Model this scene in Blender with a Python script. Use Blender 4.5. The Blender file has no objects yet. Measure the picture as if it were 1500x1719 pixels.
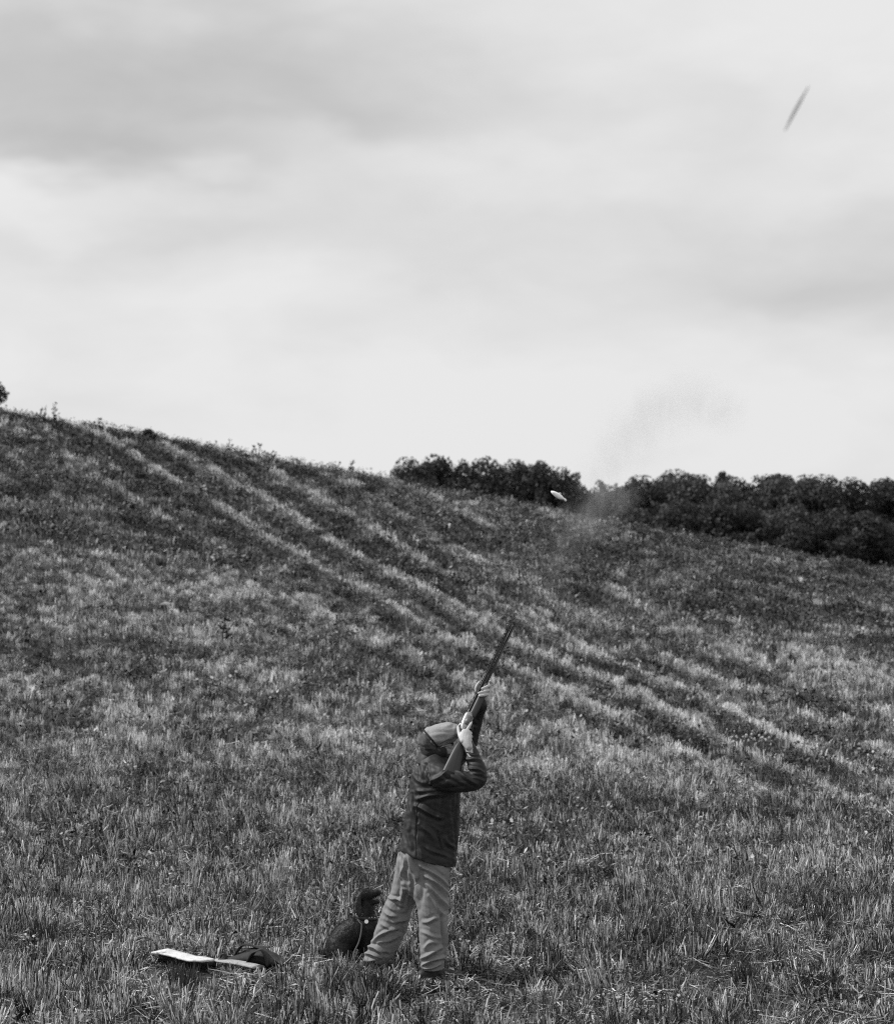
import bpy, bmesh, math, random
import numpy as np
from mathutils import Vector, Matrix, noise

sc = bpy.context.scene
COL = sc.collection
rnd = random.Random(7)
RNG = np.random.default_rng(11)

# ------------------------------------------------------------------ camera, sky, sun, exposure
F = 3825.0        # focal length in photo pixels (photo 1500 x 1719)
HZ = 980.0        # row of the true horizon in the photo
CZ = 2.6          # camera height above the shooter's feet
cam = bpy.data.cameras.new('camera')
camo = bpy.data.objects.new('camera', cam)
COL.objects.link(camo)
camo.location = (0, 0, CZ)
camo.rotation_euler = (math.radians(90), 0, 0)
cam.sensor_fit = 'VERTICAL'
cam.sensor_height = 36.0
cam.sensor_width = 36.0
cam.lens = F / 1719.0 * 36.0
cam.shift_y = (HZ - 859.5) / 1719.0
cam.clip_start = 0.1
cam.clip_end = 4000
cam.dof.use_dof = True
cam.dof.focus_distance = 15.0
cam.dof.aperture_fstop = 4.2
sc.camera = camo

SUN_EL, SUN_AZ = math.radians(42), math.radians(-80)     # azimuth from +Y, negative = to the left
sun_from = Vector((math.sin(SUN_AZ) * math.cos(SUN_EL), math.cos(SUN_AZ) * math.cos(SUN_EL), math.sin(SUN_EL)))
sl = bpy.data.lights.new('sun', 'SUN')
sl.energy = 4.4
sl.angle = math.radians(4)
sl.color = (1, 1, 1)
so = bpy.data.objects.new('sun', sl)
so.rotation_euler = sun_from.to_track_quat('Z', 'Y').to_euler()
so.location = (-20, 10, 30)
COL.objects.link(so)

W = bpy.data.worlds.new('World')
sc.world = W
W.use_nodes = True


class NT:
    """small helper to write node trees"""
    def __init__(s, tree):
        s.t = tree
        tree.nodes.clear()

    def n(s, typ, ins=None, **props):
        nd = s.t.nodes.new(typ)
        for k, v in props.items():
            setattr(nd, k, v)
        for k, v in (ins or {}).items():
            if isinstance(v, bpy.types.NodeSocket):
                s.t.links.new(v, nd.inputs[k])
            elif v is not None:
                nd.inputs[k].default_value = v
        return nd

    def m(s, op, a, b=None, c=None, clamp=False):
        nd = s.n('ShaderNodeMath', operation=op, use_clamp=clamp)
        for i, v in enumerate((a, b, c)):
            if v is None:
                continue
            if isinstance(v, bpy.types.NodeSocket):
                s.t.links.new(v, nd.inputs[i])
            else:
                nd.inputs[i].default_value = v
        return nd.outputs[0]

    def vm(s, op, a, b=None):
        nd = s.n('ShaderNodeVectorMath', operation=op)
        for i, v in enumerate((a, b)):
            if v is None:
                continue
            if isinstance(v, bpy.types.NodeSocket):
                s.t.links.new(v, nd.inputs[i])
            else:
                nd.inputs[i].default_value = v
        return nd

    def mr(s, v, a, b, c, d, smooth=True):
        nd = s.n('ShaderNodeMapRange', {0: v, 1: a, 2: b, 3: c, 4: d}, interpolation_type='SMOOTHSTEP' if smooth else 'LINEAR')
        return nd.outputs[0]


def world():
    k = NT(W.node_tree)
    co = k.n('ShaderNodeTexCoord').outputs['Generated']
    sky = k.n('ShaderNodeTexSky', sky_type='NISHITA', sun_disc=False, sun_elevation=SUN_EL,
              sun_rotation=SUN_AZ, air_density=1.0, dust_density=4.0)
    bw = k.n('ShaderNodeRGBToBW', {0: sky.outputs[0]}).outputs[0]
    # cloud deck: soft streaky stratus, the same all around the sky
    tilt = k.n('ShaderNodeMapping', {'Vector': co, 'Rotation': (0, math.radians(-13), 0), 'Scale': (1.0, 1.0, 2.3)}).outputs[0]
    n1 = k.n('ShaderNodeTexNoise', {'Vector': tilt, 'Scale': 5.0, 'Detail': 4.0, 'Roughness': 0.46, 'Distortion': 0.5}).outputs['Fac']
    n2 = k.n('ShaderNodeTexNoise', {'Vector': tilt, 'Scale': 16.0, 'Detail': 6.0, 'Roughness': 0.55, 'Distortion': 0.3}).outputs['Fac']
    fld = k.m('ADD', k.m('MULTIPLY', k.m('SUBTRACT', n1, 0.5), 0.50), k.m('MULTIPLY', k.m('SUBTRACT', n2, 0.5), 0.30))

    # the clouds that hang over this hill (direction, half width, half height, depth of grey)
    warp = k.vm('SCALE', k.vm('SUBTRACT', k.n('ShaderNodeTexNoise', {'Vector': tilt, 'Scale': 14.0, 'Detail': 3.0}).outputs['Color'], (0.5, 0.5, 0.5)).outputs[0])
    warp.inputs['Scale'].default_value = 0.06
    cow = k.vm('ADD', co, warp.outputs[0]).outputs[0]
    for (px, py, wx, wy, rot, amt) in CLOUDS:
        c = Vector(((px - 750) / F, 1, (HZ - py) / F)).normalized()
        rel = k.vm('SUBTRACT', cow, tuple(c)).outputs[0]
        rr = k.n('ShaderNodeMapping', {'Vector': rel, 'Rotation': (0, math.radians(rot), 0)}).outputs[0]
        d = k.vm('LENGTH', k.vm('MULTIPLY', rr, (F / wx, 4.0, F / wy)).outputs[0]).outputs['Value']
        fld = k.m('ADD', fld, k.mr(d, 0.0, 1.45, amt, 0.0))
    val = k.m('ADD', k.m('MULTIPLY', fld, 4.6), 7.75)
    val = k.m('MINIMUM', k.m('MAXIMUM', val, 3.6), 8.3)
    mix = k.m('ADD', k.m('MULTIPLY', bw, 0.08), k.m('MULTIPLY', val, 0.95))
    col = k.n('ShaderNodeCombineColor', {0: mix, 1: mix, 2: mix}).outputs[0]
    bg = k.n('ShaderNodeBackground', {'Color': col, 'Strength': 0.1})
    out = k.n('ShaderNodeOutputWorld')
    k.t.links.new(bg.outputs[0], out.inputs[0])


CLOUDS = [(200, 175, 620, 190, -5, -0.46), (40, 270, 260, 60, 4, -0.14), (560, 90, 420, 150, 6, -0.14), (900, 190, 500, 60, -4, -0.06),
          (1480, 455, 420, 95, 4, -0.36), (1050, 400, 620, 90, 8, -0.14), (300, 395, 220, 70, 0, -0.10),
          (1300, 40, 460, 110, 0, 0.10), (60, 350, 420, 60, 6, 0.30), (620, 250, 520, 50, -8, 0.16), (1500, 1000, 500, 330, 0, -0.05),
          (600, 700, 1100, 150, 0, 0.14), (620, 490, 620, 60, 0, 0.08)]
world()
sc.view_settings.view_transform = 'Standard'
sc.view_settings.look = 'None'
sc.view_settings.gamma = 1.0
sc.view_settings.exposure = 0.0
sc.view_settings.use_curve_mapping = False
sc.cycles.use_denoising = False
sc.cycles.filter_width = 1.2
sc.cycles.max_bounces = 5
sc.cycles.diffuse_bounces = 2
sc.cycles.transparent_max_bounces = 8
sc.cycles.volume_bounces = 1
sc.cycles.use_adaptive_sampling = True
sc.cycles.adaptive_threshold = 0.012


# ------------------------------------------------------------------ general helpers
def tag(o, label=None, cat=None, group=None, kind=None):
    if label: o['label'] = label
    if cat: o['category'] = cat
    if group: o['group'] = group
    if kind: o['kind'] = kind
    return o


def empty(name, loc=(0, 0, 0)):
    o = bpy.data.objects.new(name, None)
    o.location = loc
    o.empty_display_size = 0.2
    COL.objects.link(o)
    return o


def link(name, me, mat=None, parent=None, smooth=True):
    o = bpy.data.objects.new(name, me)
    COL.objects.link(o)
    if mat is not None and not me.materials:
        me.materials.append(mat)
    if parent is not None:
        o.parent = parent
    if smooth:
        me.shade_smooth()
    return o


def bm_obj(name, bm, mat, parent=None, smooth=True):
    bmesh.ops.recalc_face_normals(bm, faces=bm.faces[:])
    me = bpy.data.meshes.new(name)
    bm.to_mesh(me)
    bm.free()
    return link(name, me, mat, parent, smooth)


def catmull(keys, k):
    """keys: list of tuples of floats -> list interpolated k steps per span"""
    a = np.array(keys, float)
    if len(a) < 3 or k <= 1:
        return a
    p = np.vstack([2 * a[0] - a[1], a, 2 * a[-1] - a[-2]])
    out = []
    for i in range(1, len(p) - 2):
        for j in range(k):
            t = j / k
            out.append(0.5 * ((2 * p[i]) + (-p[i - 1] + p[i + 1]) * t + (2 * p[i - 1] - 5 * p[i] + 4 * p[i + 1] - p[i + 2]) * t * t
                              + (-p[i - 1] + 3 * p[i] - 3 * p[i + 1] + p[i + 2]) * t ** 3))
    out.append(a[-1])
    return np.array(out)


def loft(bm, secs, n=16, k=4, rnd_cap=True, ref=(0, 1, 0), open_ends=False):
    """secs: (x,y,z,rx,ry): closed tube through the sections; ry lies along ref"""
    s = catmull([tuple(q) for q in secs], k)
    s[:, 3:] = np.maximum(s[:, 3:], 0.0008)
    C = [Vector(q[:3]) for q in s]
    R = [(q[3], q[4]) for q in s]
    ref = Vector(ref)
    T = []
    for i in range(len(C)):
        T.append((C[min(i + 1, len(C) - 1)] - C[max(i - 1, 0)]).normalized())
    if rnd_cap:
        for end in (0, -1):
            c, t, (rx, ry) = C[end], T[end], R[end]
            sgn = -1 if end == 0 else 1
            r = min(rx, ry)
            ex = [(c + t * sgn * r * o, (rx * f, ry * f)) for o, f in ((0.38, 0.92), (0.72, 0.69), (0.93, 0.36))]
            for c2, r2 in ex:
                if end == 0:
                    C.insert(0, c2); R.insert(0, r2); T.insert(0, t)
                else:
                    C.append(c2); R.append(r2); T.append(t)
    rings = []
    for c, t, (rx, ry) in zip(C, T, R):
        b = ref - t * ref.dot(t)
        if b.length < 1e-3:
            b = Vector((1, 0, 0)) - t * t.x
        b.normalize()
        a = b.cross(t)
        rings.append([bm.verts.new(c + a * (rx * math.cos(2 * math.pi * j / n)) + b * (ry * math.sin(2 * math.pi * j / n))) for j in range(n)])
    for r0, r1 in zip(rings, rings[1:]):
        for j in range(n):
            bm.faces.new((r0[j], r0[(j + 1) % n], r1[(j + 1) % n], r1[j]))
    if not open_ends:
        bm.faces.new(rings[0][::-1])
        bm.faces.new(rings[-1])
    return bm


def ellipsoid(bm, c, r, rot=None, u=20, v=14):
    M = Matrix.Translation(Vector(c)) @ (rot.to_4x4() if rot is not None else Matrix()) @ Matrix.Diagonal((r[0], r[1], r[2], 1))
    bmesh.ops.create_uvsphere(bm, u_segments=u, v_segments=v, radius=1.0, matrix=M)


def fuse(name, bm, voxel, smooth, mat, parent=None, sm_fac=0.5):
    """voxel-fuse overlapping closed shapes into one continuous surface"""
    bmesh.ops.recalc_face_normals(bm, faces=bm.faces[:])
    me = bpy.data.meshes.new(name + '_raw')
    bm.to_mesh(me)
    bm.free()
    t = bpy.data.objects.new(name + '_raw', me)
    COL.objects.link(t)
    m = t.modifiers.new('r', 'REMESH')
    m.mode = 'VOXEL'
    m.voxel_size = voxel
    if smooth:
        s = t.modifiers.new('s', 'SMOOTH')
        s.iterations = smooth
        s.factor = sm_fac
    dg = bpy.context.evaluated_depsgraph_get()
    new = bpy.data.meshes.new_from_object(t.evaluated_get(dg))
    bpy.data.objects.remove(t)
    bpy.data.meshes.remove(me)
    new.name = name
    new.materials.clear()
    return link(name, new, mat, parent)


def vn(me):
    n = len(me.vertices)
    co = np.empty(n * 3, np.float32)
    me.vertices.foreach_get('co', co)
    no = np.empty(n * 3, np.float32)
    me.vertices.foreach_get('normal', no)
    return co.reshape(-1, 3).astype(float), no.reshape(-1, 3).astype(float)


def setco(me, co):
    me.vertices.foreach_set('co', co.astype(np.float32).ravel())
    me.update()


# value noise in numpy
def _h(ix, iy, s):
    with np.errstate(over='ignore'):
        h = (ix.astype(np.int64) * 374761393 + iy.astype(np.int64) * 668265263 + s * 1442695041) & 0xFFFFFFFF
        h = ((h ^ (h >> 13)) * 1274126177) & 0xFFFFFFFF
        h = h ^ (h >> 16)
    return (h & 0xFFFF) / 65535.0


def vnoise(x, y, s=0):
    x, y = np.asarray(x, float), np.asarray(y, float)
    ix, iy = np.floor(x), np.floor(y)
    fx, fy = x - ix, y - iy
    fx, fy = fx * fx * (3 - 2 * fx), fy * fy * (3 - 2 * fy)
    a, b = _h(ix, iy, s), _h(ix + 1, iy, s)
    c, d = _h(ix, iy + 1, s), _h(ix + 1, iy + 1, s)
    return (a * (1 - fx) + b * fx) * (1 - fy) + (c * (1 - fx) + d * fx) * fy


def fbm(x, y, s=0, o=3):
    v, a, t = 0, 1.0, 0
    for i in range(o):
        v = v + a * vnoise(x * 2 ** i + 17.3 * i, y * 2 ** i - 9.1 * i, s + i)
        t += a
        a *= 0.5
    return v / t


def ss(a, b, x):
    t = np.clip((x - a) / (b - a), 0, 1)
    return t * t * (3 - 2 * t)


# ------------------------------------------------------------------ materials (a black-and-white photograph: all greys)
def g3(v):
    return (v, v, v, 1)


def mat_basic(name, val, rough=0.8, var=0.25, scale=30.0, bump=0.0, bscale=200.0, metal=0.0, spec=0.3, coord='Object', stretch=(1, 1, 1), sheen=0.0):
    m = bpy.data.materials.new(name)
    m.use_nodes = True
    k = NT(m.node_tree)
    co = k.n('ShaderNodeMapping', {'Vector': k.n('ShaderNodeTexCoord').outputs[coord], 'Scale': stretch}).outputs[0]
    nz = k.n('ShaderNodeTexNoise', {'Vector': co, 'Scale': scale, 'Detail': 5.0, 'Roughness': 0.6}).outputs['Fac']
    v = k.mr(nz, 0.25, 0.75, val * (1 - var), val * (1 + var), False)
    col = k.n('ShaderNodeCombineColor', {0: v, 1: v, 2: v}).outputs[0]
    b = k.n('ShaderNodeBsdfPrincipled', {'Base Color': col, 'Roughness': rough, 'Metallic': metal, 'Specular IOR Level': spec, 'Sheen Weight': sheen})
    if bump:
        n2 = k.n('ShaderNodeTexNoise', {'Vector': co, 'Scale': bscale, 'Detail': 3.0}).outputs['Fac']
        bp = k.n('ShaderNodeBump', {'Strength': bump, 'Distance': 0.01, 'Height': n2})
        k.t.links.new(bp.outputs[0], b.inputs['Normal'])
    o = k.n('ShaderNodeOutputMaterial', {0: b.outputs[0]})
    return m


def mat_blade(name, lo, hi, transl=0.3):
    """plant matter: the instance attribute tone says how dry (pale) the plant is, bl varies blade by blade"""
    m = bpy.data.materials.new(name)
    m.use_nodes = True
    k = NT(m.node_tree)
    tone = k.n('ShaderNodeAttribute', attribute_type='INSTANCER', attribute_name='tone').outputs['Fac']
    bl = k.n('ShaderNodeAttribute', attribute_type='GEOMETRY', attribute_name='bl').outputs['Fac']
    f = k.m('ADD', k.m('MULTIPLY', tone, 0.75), k.m('MULTIPLY', k.m('SUBTRACT', bl, 0.5), 0.6), clamp=True)
    v = k.m('ADD', k.m('MULTIPLY', k.m('POWER', f, 2.2), hi - lo), lo)
    col = k.n('ShaderNodeCombineColor', {0: v, 1: v, 2: v}).outputs[0]
    d = k.n('ShaderNodeBsdfPrincipled', {'Base Color': col, 'Roughness': 0.55, 'Specular IOR Level': 0.35})
    t = k.n('ShaderNodeBsdfTranslucent', {'Color': col})
    mx = k.n('ShaderNodeMixShader', {0: transl, 1: d.outputs[0], 2: t.outputs[0]})
    k.n('ShaderNodeOutputMaterial', {0: mx.outputs[0]})
    return m


def mat_leaf(name, lo, hi):
    m = bpy.data.materials.new(name)
    m.use_nodes = True
    k = NT(m.node_tree)
    bl = k.n('ShaderNodeAttribute', attribute_type='GEOMETRY', attribute_name='bl').outputs['Fac']
    oi = k.n('ShaderNodeObjectInfo').outputs['Random']
    v = k.m('ADD', k.m('MULTIPLY', bl, hi - lo), lo)
    v = k.m('MULTIPLY', v, k.m('ADD', k.m('MULTIPLY', oi, 0.7), 0.65))
    col = k.n('ShaderNodeCombineColor', {0: v, 1: v, 2: v}).outputs[0]
    d = k.n('ShaderNodeBsdfPrincipled', {'Base Color': col, 'Roughness': 0.6, 'Specular IOR Level': 0.3})
    t = k.n('ShaderNodeBsdfTranslucent', {'Color': col})
    mx = k.n('ShaderNodeMixShader', {0: 0.25, 1: d.outputs[0], 2: t.outputs[0]})
    k.n('ShaderNodeOutputMaterial', {0: mx.outputs[0]})
    return m


M = {}
M['soil'] = mat_basic('soil_and_straw', 0.03, 0.95, 0.6, 3.0, 0.6, 25.0, coord='Object')
M['blade_dry'] = mat_blade('dry_straw', 0.009, 0.80, 0.12)
M['blade_green'] = mat_blade('green_blade', 0.006, 0.48, 0.12)
M['leaf'] = mat_leaf('tree_leaf', 0.014, 0.075)
M['leaf_pale'] = mat_leaf('shrub_leaf', 0.02, 0.085)
M['bark'] = mat_basic('bark', 0.06, 0.9, 0.4, 12.0, 0.5, 40.0)
M['skin'] = mat_basic('skin', 0.44, 0.5, 0.08, 60.0, 0.15, 300.0, spec=0.35)
M['jacket'] = mat_basic('jacket_cloth', 0.018, 0.6, 0.2, 5.0, 0.14, 45.0, spec=0.3)
M['trouser'] = mat_basic('trouser_cloth', 0.19, 0.75, 0.14, 6.0, 0.12, 50.0, spec=0.25)
M['cap'] = mat_basic('cap_cloth', 0.29, 0.9, 0.18, 220.0, 0.4, 500.0, spec=0.1)
M['cap_dark'] = mat_basic('cap_back_cloth', 0.085, 0.9, 0.3, 120.0, 0.4, 400.0, spec=0.1)
M['strap'] = mat_basic('black_webbing', 0.018, 0.8, 0.2, 200.0, 0.3, 600.0, spec=0.2)
M['hair_and_shade'] = mat_basic('dark_hair_and_shade', 0.02, 0.7, 0.4, 150.0, 0.6, 300.0)  # hair, and the shade modelled over neck, ear and jaw
M['boot'] = mat_basic('boot_leather', 0.02, 0.55, 0.4, 25.0, 0.3, 200.0)
M['sole'] = mat_basic('boot_sole', 0.12, 0.8, 0.3, 30.0)
M['steel_dark'] = mat_basic('blued_steel', 0.008, 0.3, 0.15, 40.0, metal=0.0, spec=0.3)
M['steel'] = mat_basic('silver_receiver', 0.32, 0.4, 0.3, 90.0, 0.2, 300.0, metal=0.85)
M['wood'] = mat_basic('walnut_stock', 0.02, 0.45, 0.5, 14.0, 0.0, spec=0.5, stretch=(1, 6, 6))
M['black'] = mat_basic('black_opening', 0.004, 0.9, 0.1)
M['dog'] = mat_basic('dog_coat', 0.011, 0.5, 0.4, 40.0, 0.4, 120.0, spec=0.3)
M['dog_ear'] = mat_basic('dog_ear_hair', 0.032, 0.5, 0.5, 60.0, 0.6, 110.0, spec=0.35)
M['tagm'] = mat_basic('bright_metal_tag', 0.85, 0.3, 0.05, 20.0, metal=0.4)
M['collar'] = mat_basic('collar_leather', 0.03, 0.5, 0.2, 80.0)
M['cord'] = mat_basic('lead_cord', 0.08, 0.7, 0.2, 200.0)
M['canvas'] = mat_basic('pale_lining', 0.56, 0.85, 0.25, 40.0, 0.4, 120.0, spec=0.1)
M['canvas_dark'] = mat_basic('dark_canvas', 0.032, 0.75, 0.3, 30.0, 0.4, 300.0, spec=0.25)
M['white'] = mat_basic('white_plastic', 0.95, 0.5, 0.05, 40.0)
M['clay'] = mat_basic('grey_clay', 0.12, 0.6, 0.2, 60.0)
M['stone'] = mat_basic('pale_stone', 0.32, 0.8, 0.3, 30.0, 0.5, 60.0)
M['flower'] = mat_basic('flower_head', 0.42, 0.8, 0.3, 60.0)
M['plate'] = mat_basic('side_plate_metal', 0.12, 0.4, 0.4, 120.0, metal=0.3)
M['cuff'] = mat_basic('cuff_fleece', 0.34, 0.9, 0.3, 60.0, 0.5, 150.0, spec=0.1)
M['tongue'] = mat_basic('tongue', 0.3, 0.4, 0.1)
M['glass'] = mat_basic('lens', 0.03, 0.1, 0.1, spec=0.6)

# ------------------------------------------------------------------ the ground: one sheet
KN = np.array([(-1500, 10), (-120, .6), (0, .35), (8, .1), (13, 0.0), (17, -.02), (22, -.08), (27, -.03), (33, .18), (40, .6), (50, 1.55), (60, 2.7), (70, 3.95), (80, 5.2),
               (86, 5.86), (91, 6.15), (97, 6.05), (106, 5.2), (130, 2.2), (170, 1), (260, 3.5), (400, 9), (900, 22), (1600, 26)], float)


def prof(y):
    X, Z = KN[:, 0], KN[:, 1]
    d = np.gradient(Z, X)
    i = np.clip(np.searchsorted(X, y) - 1, 0, len(X) - 2)
    h = X[i + 1] - X[i]
    t = np.clip((y - X[i]) / h, 0, 1)
    return Z[i] * (2 * t ** 3 - 3 * t * t + 1) + h * d[i] * (t ** 3 - 2 * t * t + t) + Z[i + 1] * (-2 * t ** 3 + 3 * t * t) + h * d[i + 1] * (t ** 3 - t * t)


def gz(x, y):
    x, y = np.asarray(x, float), np.asarray(y, float)
    c = .186 * ss(14, 86, y) * (1 - ss(100, 190, y))
    z = prof(y) - 45 * np.tanh(x / 45) * c
    amp = 0.05 + 0.28 * ss(25, 70, y)
    return z + amp * (fbm(x / 3.2, y / 4.5, 3, 3) - 0.5) * ss(17, 28, y)


ROW_Y = np.array([20, 25.3, 29, 37.9, 42.7, 48.1, 55.1, 63.9, 75.5, 95])
ROW_X = np.array([4.6, 4.3, 4.0, 2.87, 2.0, .13, -1.87, -5.0, -9.3, -17.0])


def row_w(x, y):
    """distance across the drill rows that curve down the hill"""
    return (x - np.interp(y, ROW_Y, ROW_X)) * (50 / np.clip(y, 15, 100)) ** 1.1 + 0.35 * (fbm(x / 6, y / 11, 41, 2) - 0.5)


FINE = .405


def TUFT(y):
    """tufts are about a foot across"""
    return np.where(y < 32, .30, np.where(y < 56, .42, .6))


def snap(x, y):
    """plants stand in the drill rows"""
    w = row_w(x, y) / FINE
    return x - ss(22, 32, y) * 0.85 * FINE * (w - np.round(w)) * (np.clip(y, 15, 100) / 50) ** 1.1


def dryness(x, y):
    """0 = dark green regrowth, 1 = pale dry grass"""
    w = row_w(x, y)
    track = sum(a * np.exp(-((w - c) / .21) ** 2) for c, a in ((0, 1), (1.62, 1), (3.24, .8), (4.86, .5), (6.9, .5), (-2.02, .4)))
    dark = sum(a * np.exp(-((w - c) / .34) ** 2) for c, a in ((.75, 1), (2.3, 1), (-.72, .8), (3.9, .6), (5.8, .4), (-2.8, .3)))
    reach = ss(23, 34, y)
    A = reach * (0.55 + 0.45 * ss(.38, .56, fbm(x / 2.4, y / 6, 50, 2)))
    fine = np.cos(2 * math.pi * w / FINE) * reach
    p = 0.35 - .10 * ss(26, 42, y) + A * (0.50 * track - 0.40 * dark) + 0.30 * fine
    p = p + (.45 + .3 * ss(18, 34, y)) * (fbm(x / 1.7, y / 2.6, 20, 3) - 0.5) + 0.26 * (fbm(x / 6.0, y / 10.0, 30, 2) - 0.5) + (.60 + .25 * ss(20, 40, y)) * (fbm(x / TUFT(y), y / TUFT(y), 25, 2) - 0.5)
    p = p - 0.14 * ss(36, 80, y) + 0.15 * ss(34, 18, y)
    p = .5 + (p - .5) * 1.35
    return np.clip(p, 0, 1)


def build_ground():
    ys = np.concatenate([np.linspace(-1400, -60, 12), np.linspace(-50, 10, 22), np.linspace(10.4, 30, 90), np.linspace(30.4, 112, 230),
                         np.linspace(114, 300, 50), np.linspace(320, 1500, 24)])
    xs = np.concatenate([np.linspace(-1500, -90, 16), np.linspace(-80, -30, 22), np.linspace(-29, 29, 190), np.linspace(30, 80, 22), np.linspace(90, 1500, 16)])
    X, Y = np.meshgrid(xs, ys)
    Z = gz(X, Y)
    nx, ny = len(xs), len(ys)
    co = np.stack([X, Y, Z], -1).reshape(-1, 3)
    i = np.arange(nx * ny).reshape(ny, nx)
    f = np.stack([i[:-1, :-1], i[:-1, 1:], i[1:, 1:], i[1:, :-1]], -1).reshape(-1, 4)
    me = bpy.data.meshes.new('ground')
    me.from_pydata(co.tolist(), [], f.tolist())
    o = link('ground', me, M['soil'])
    tag(o, kind='structure')


build_ground()


# ------------------------------------------------------------------ ground cover
def blade_mesh(name, blades, mat, contrast=1.0):
    """blades: list of (list of (centre, halfwidth vector)), one strip each"""
    V, Fc, B = [], [], []
    for st, bl in blades:
        b0 = len(V)
        for c, hw in st:
            if hw is None:
                V.append(tuple(c)); B.append(bl)
            else:
                V.append(tuple(c - hw)); V.append(tuple(c + hw)); B += [bl, bl]
        idx = b0
        for a, b in zip(st, st[1:]):
            if b[1] is None:
                Fc.append((idx, idx + 1, idx + 2))
            else:
                Fc.append((idx, idx + 1, idx + 3, idx + 2))
            idx += 2
    me = bpy.data.meshes.new(name)
    me.from_pydata(V, [], Fc)
    at = me.attributes.new('bl', 'FLOAT', 'POINT')
    at.data.foreach_set('value', .5 + (np.array(B, np.float32) - .5) * contrast)
    me.materials.append(mat)
    return me


def rdir():
    a = rnd.uniform(0, 2 * math.pi)
    return Vector((math.cos(a), math.sin(a), 0))


def stalk(base, h, w, lean, cut=True, segs=1, bend=0.0):
    d, s = rdir(), rdir()
    st = []
    for i in range(segs + 1):
        t = i / segs
        c = base + Vector((0, 0, h * t * (1 - 0.25 * bend * t))) + d * (h * (lean * t + bend * t * t))
        if i == segs and not cut:
            st.append((c, None))
        else:
            st.append((c, s * (w * 0.5 * (1 - (0.15 if cut else 0.45) * t))))
    return (st, rnd.random())


def proto_stubble(wm, n, r, h0, h1):
    L = []
    for _ in range(n):
        p = rdir() * (r * math.sqrt(rnd.random()))
        L.append(stalk(p, rnd.uniform(h0, h1), rnd.uniform(.0048, .0082) * wm, rnd.gauss(0.0, .24), True, 1))
    for _ in range(n // 2):
        p = rdir() * (r * 1.3 * math.sqrt(rnd.random()))
        L.append(stalk(p, rnd.uniform(h0, h1) * 1.0, rnd.uniform(.004, .007) * wm, rnd.uniform(0, .45), False, 2, rnd.uniform(.1, .7)))
    return L


def proto_green(wm, n, r, h0, h1):
    return [stalk(rdir() * (r * math.sqrt(rnd.random())), rnd.uniform(h0, h1), rnd.uniform(.005, .009) * wm, rnd.uniform(0, .45), False, 3, rnd.uniform(.05, .8)) for _ in range(n)]


def proto_litter(wm, n, r):
    L = []
    for _ in range(n):
        c = rdir() * (r * math.sqrt(rnd.random())) + Vector((0, 0, rnd.uniform(.006, .06)))
        d = rdir()
        d.z = rnd.gauss(0, .2)
        ln = rnd.uniform(.03, .10)
        s = d.cross(Vector((0, 0, 1))).normalized()
        s = (s + Vector((0, 0, rnd.uniform(-.6, .6)))).normalized() * (rnd.uniform(.004, .007) * wm * .5)
        mid = c + Vector((0, 0, rnd.uniform(-.01, .012)))
        L.append(([(c - d * ln, s), (mid, s), (c + d * ln, s * .7)], rnd.random()))
    return L


def proto_weed(wm, n, r, h):
    L = []
    for _ in range(n):
        p = rdir() * (r * math.sqrt(rnd.random()))
        z = h * rnd.random() ** .8
        c = p + Vector((0, 0, z))
        d = rdir()
        d.z = rnd.uniform(-.2, .7)
        s = d.cross(Vector((0, 0, 1))).normalized() * (rnd.uniform(.007, .014) * wm)
        ln = rnd.uniform(.02, .05) * wm ** .5
        L.append(([(c, s * .3), (c + d * ln * .5, s), (c + d * ln, None)], rnd.random()))
    for _ in range(max(2, n // 12)):
        L.append(stalk(rdir() * r * .6, h * rnd.uniform(.7, 1.15), .005 * wm, rnd.uniform(0, .3), True, 2, rnd.uniform(0, .3)))
    return L


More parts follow.
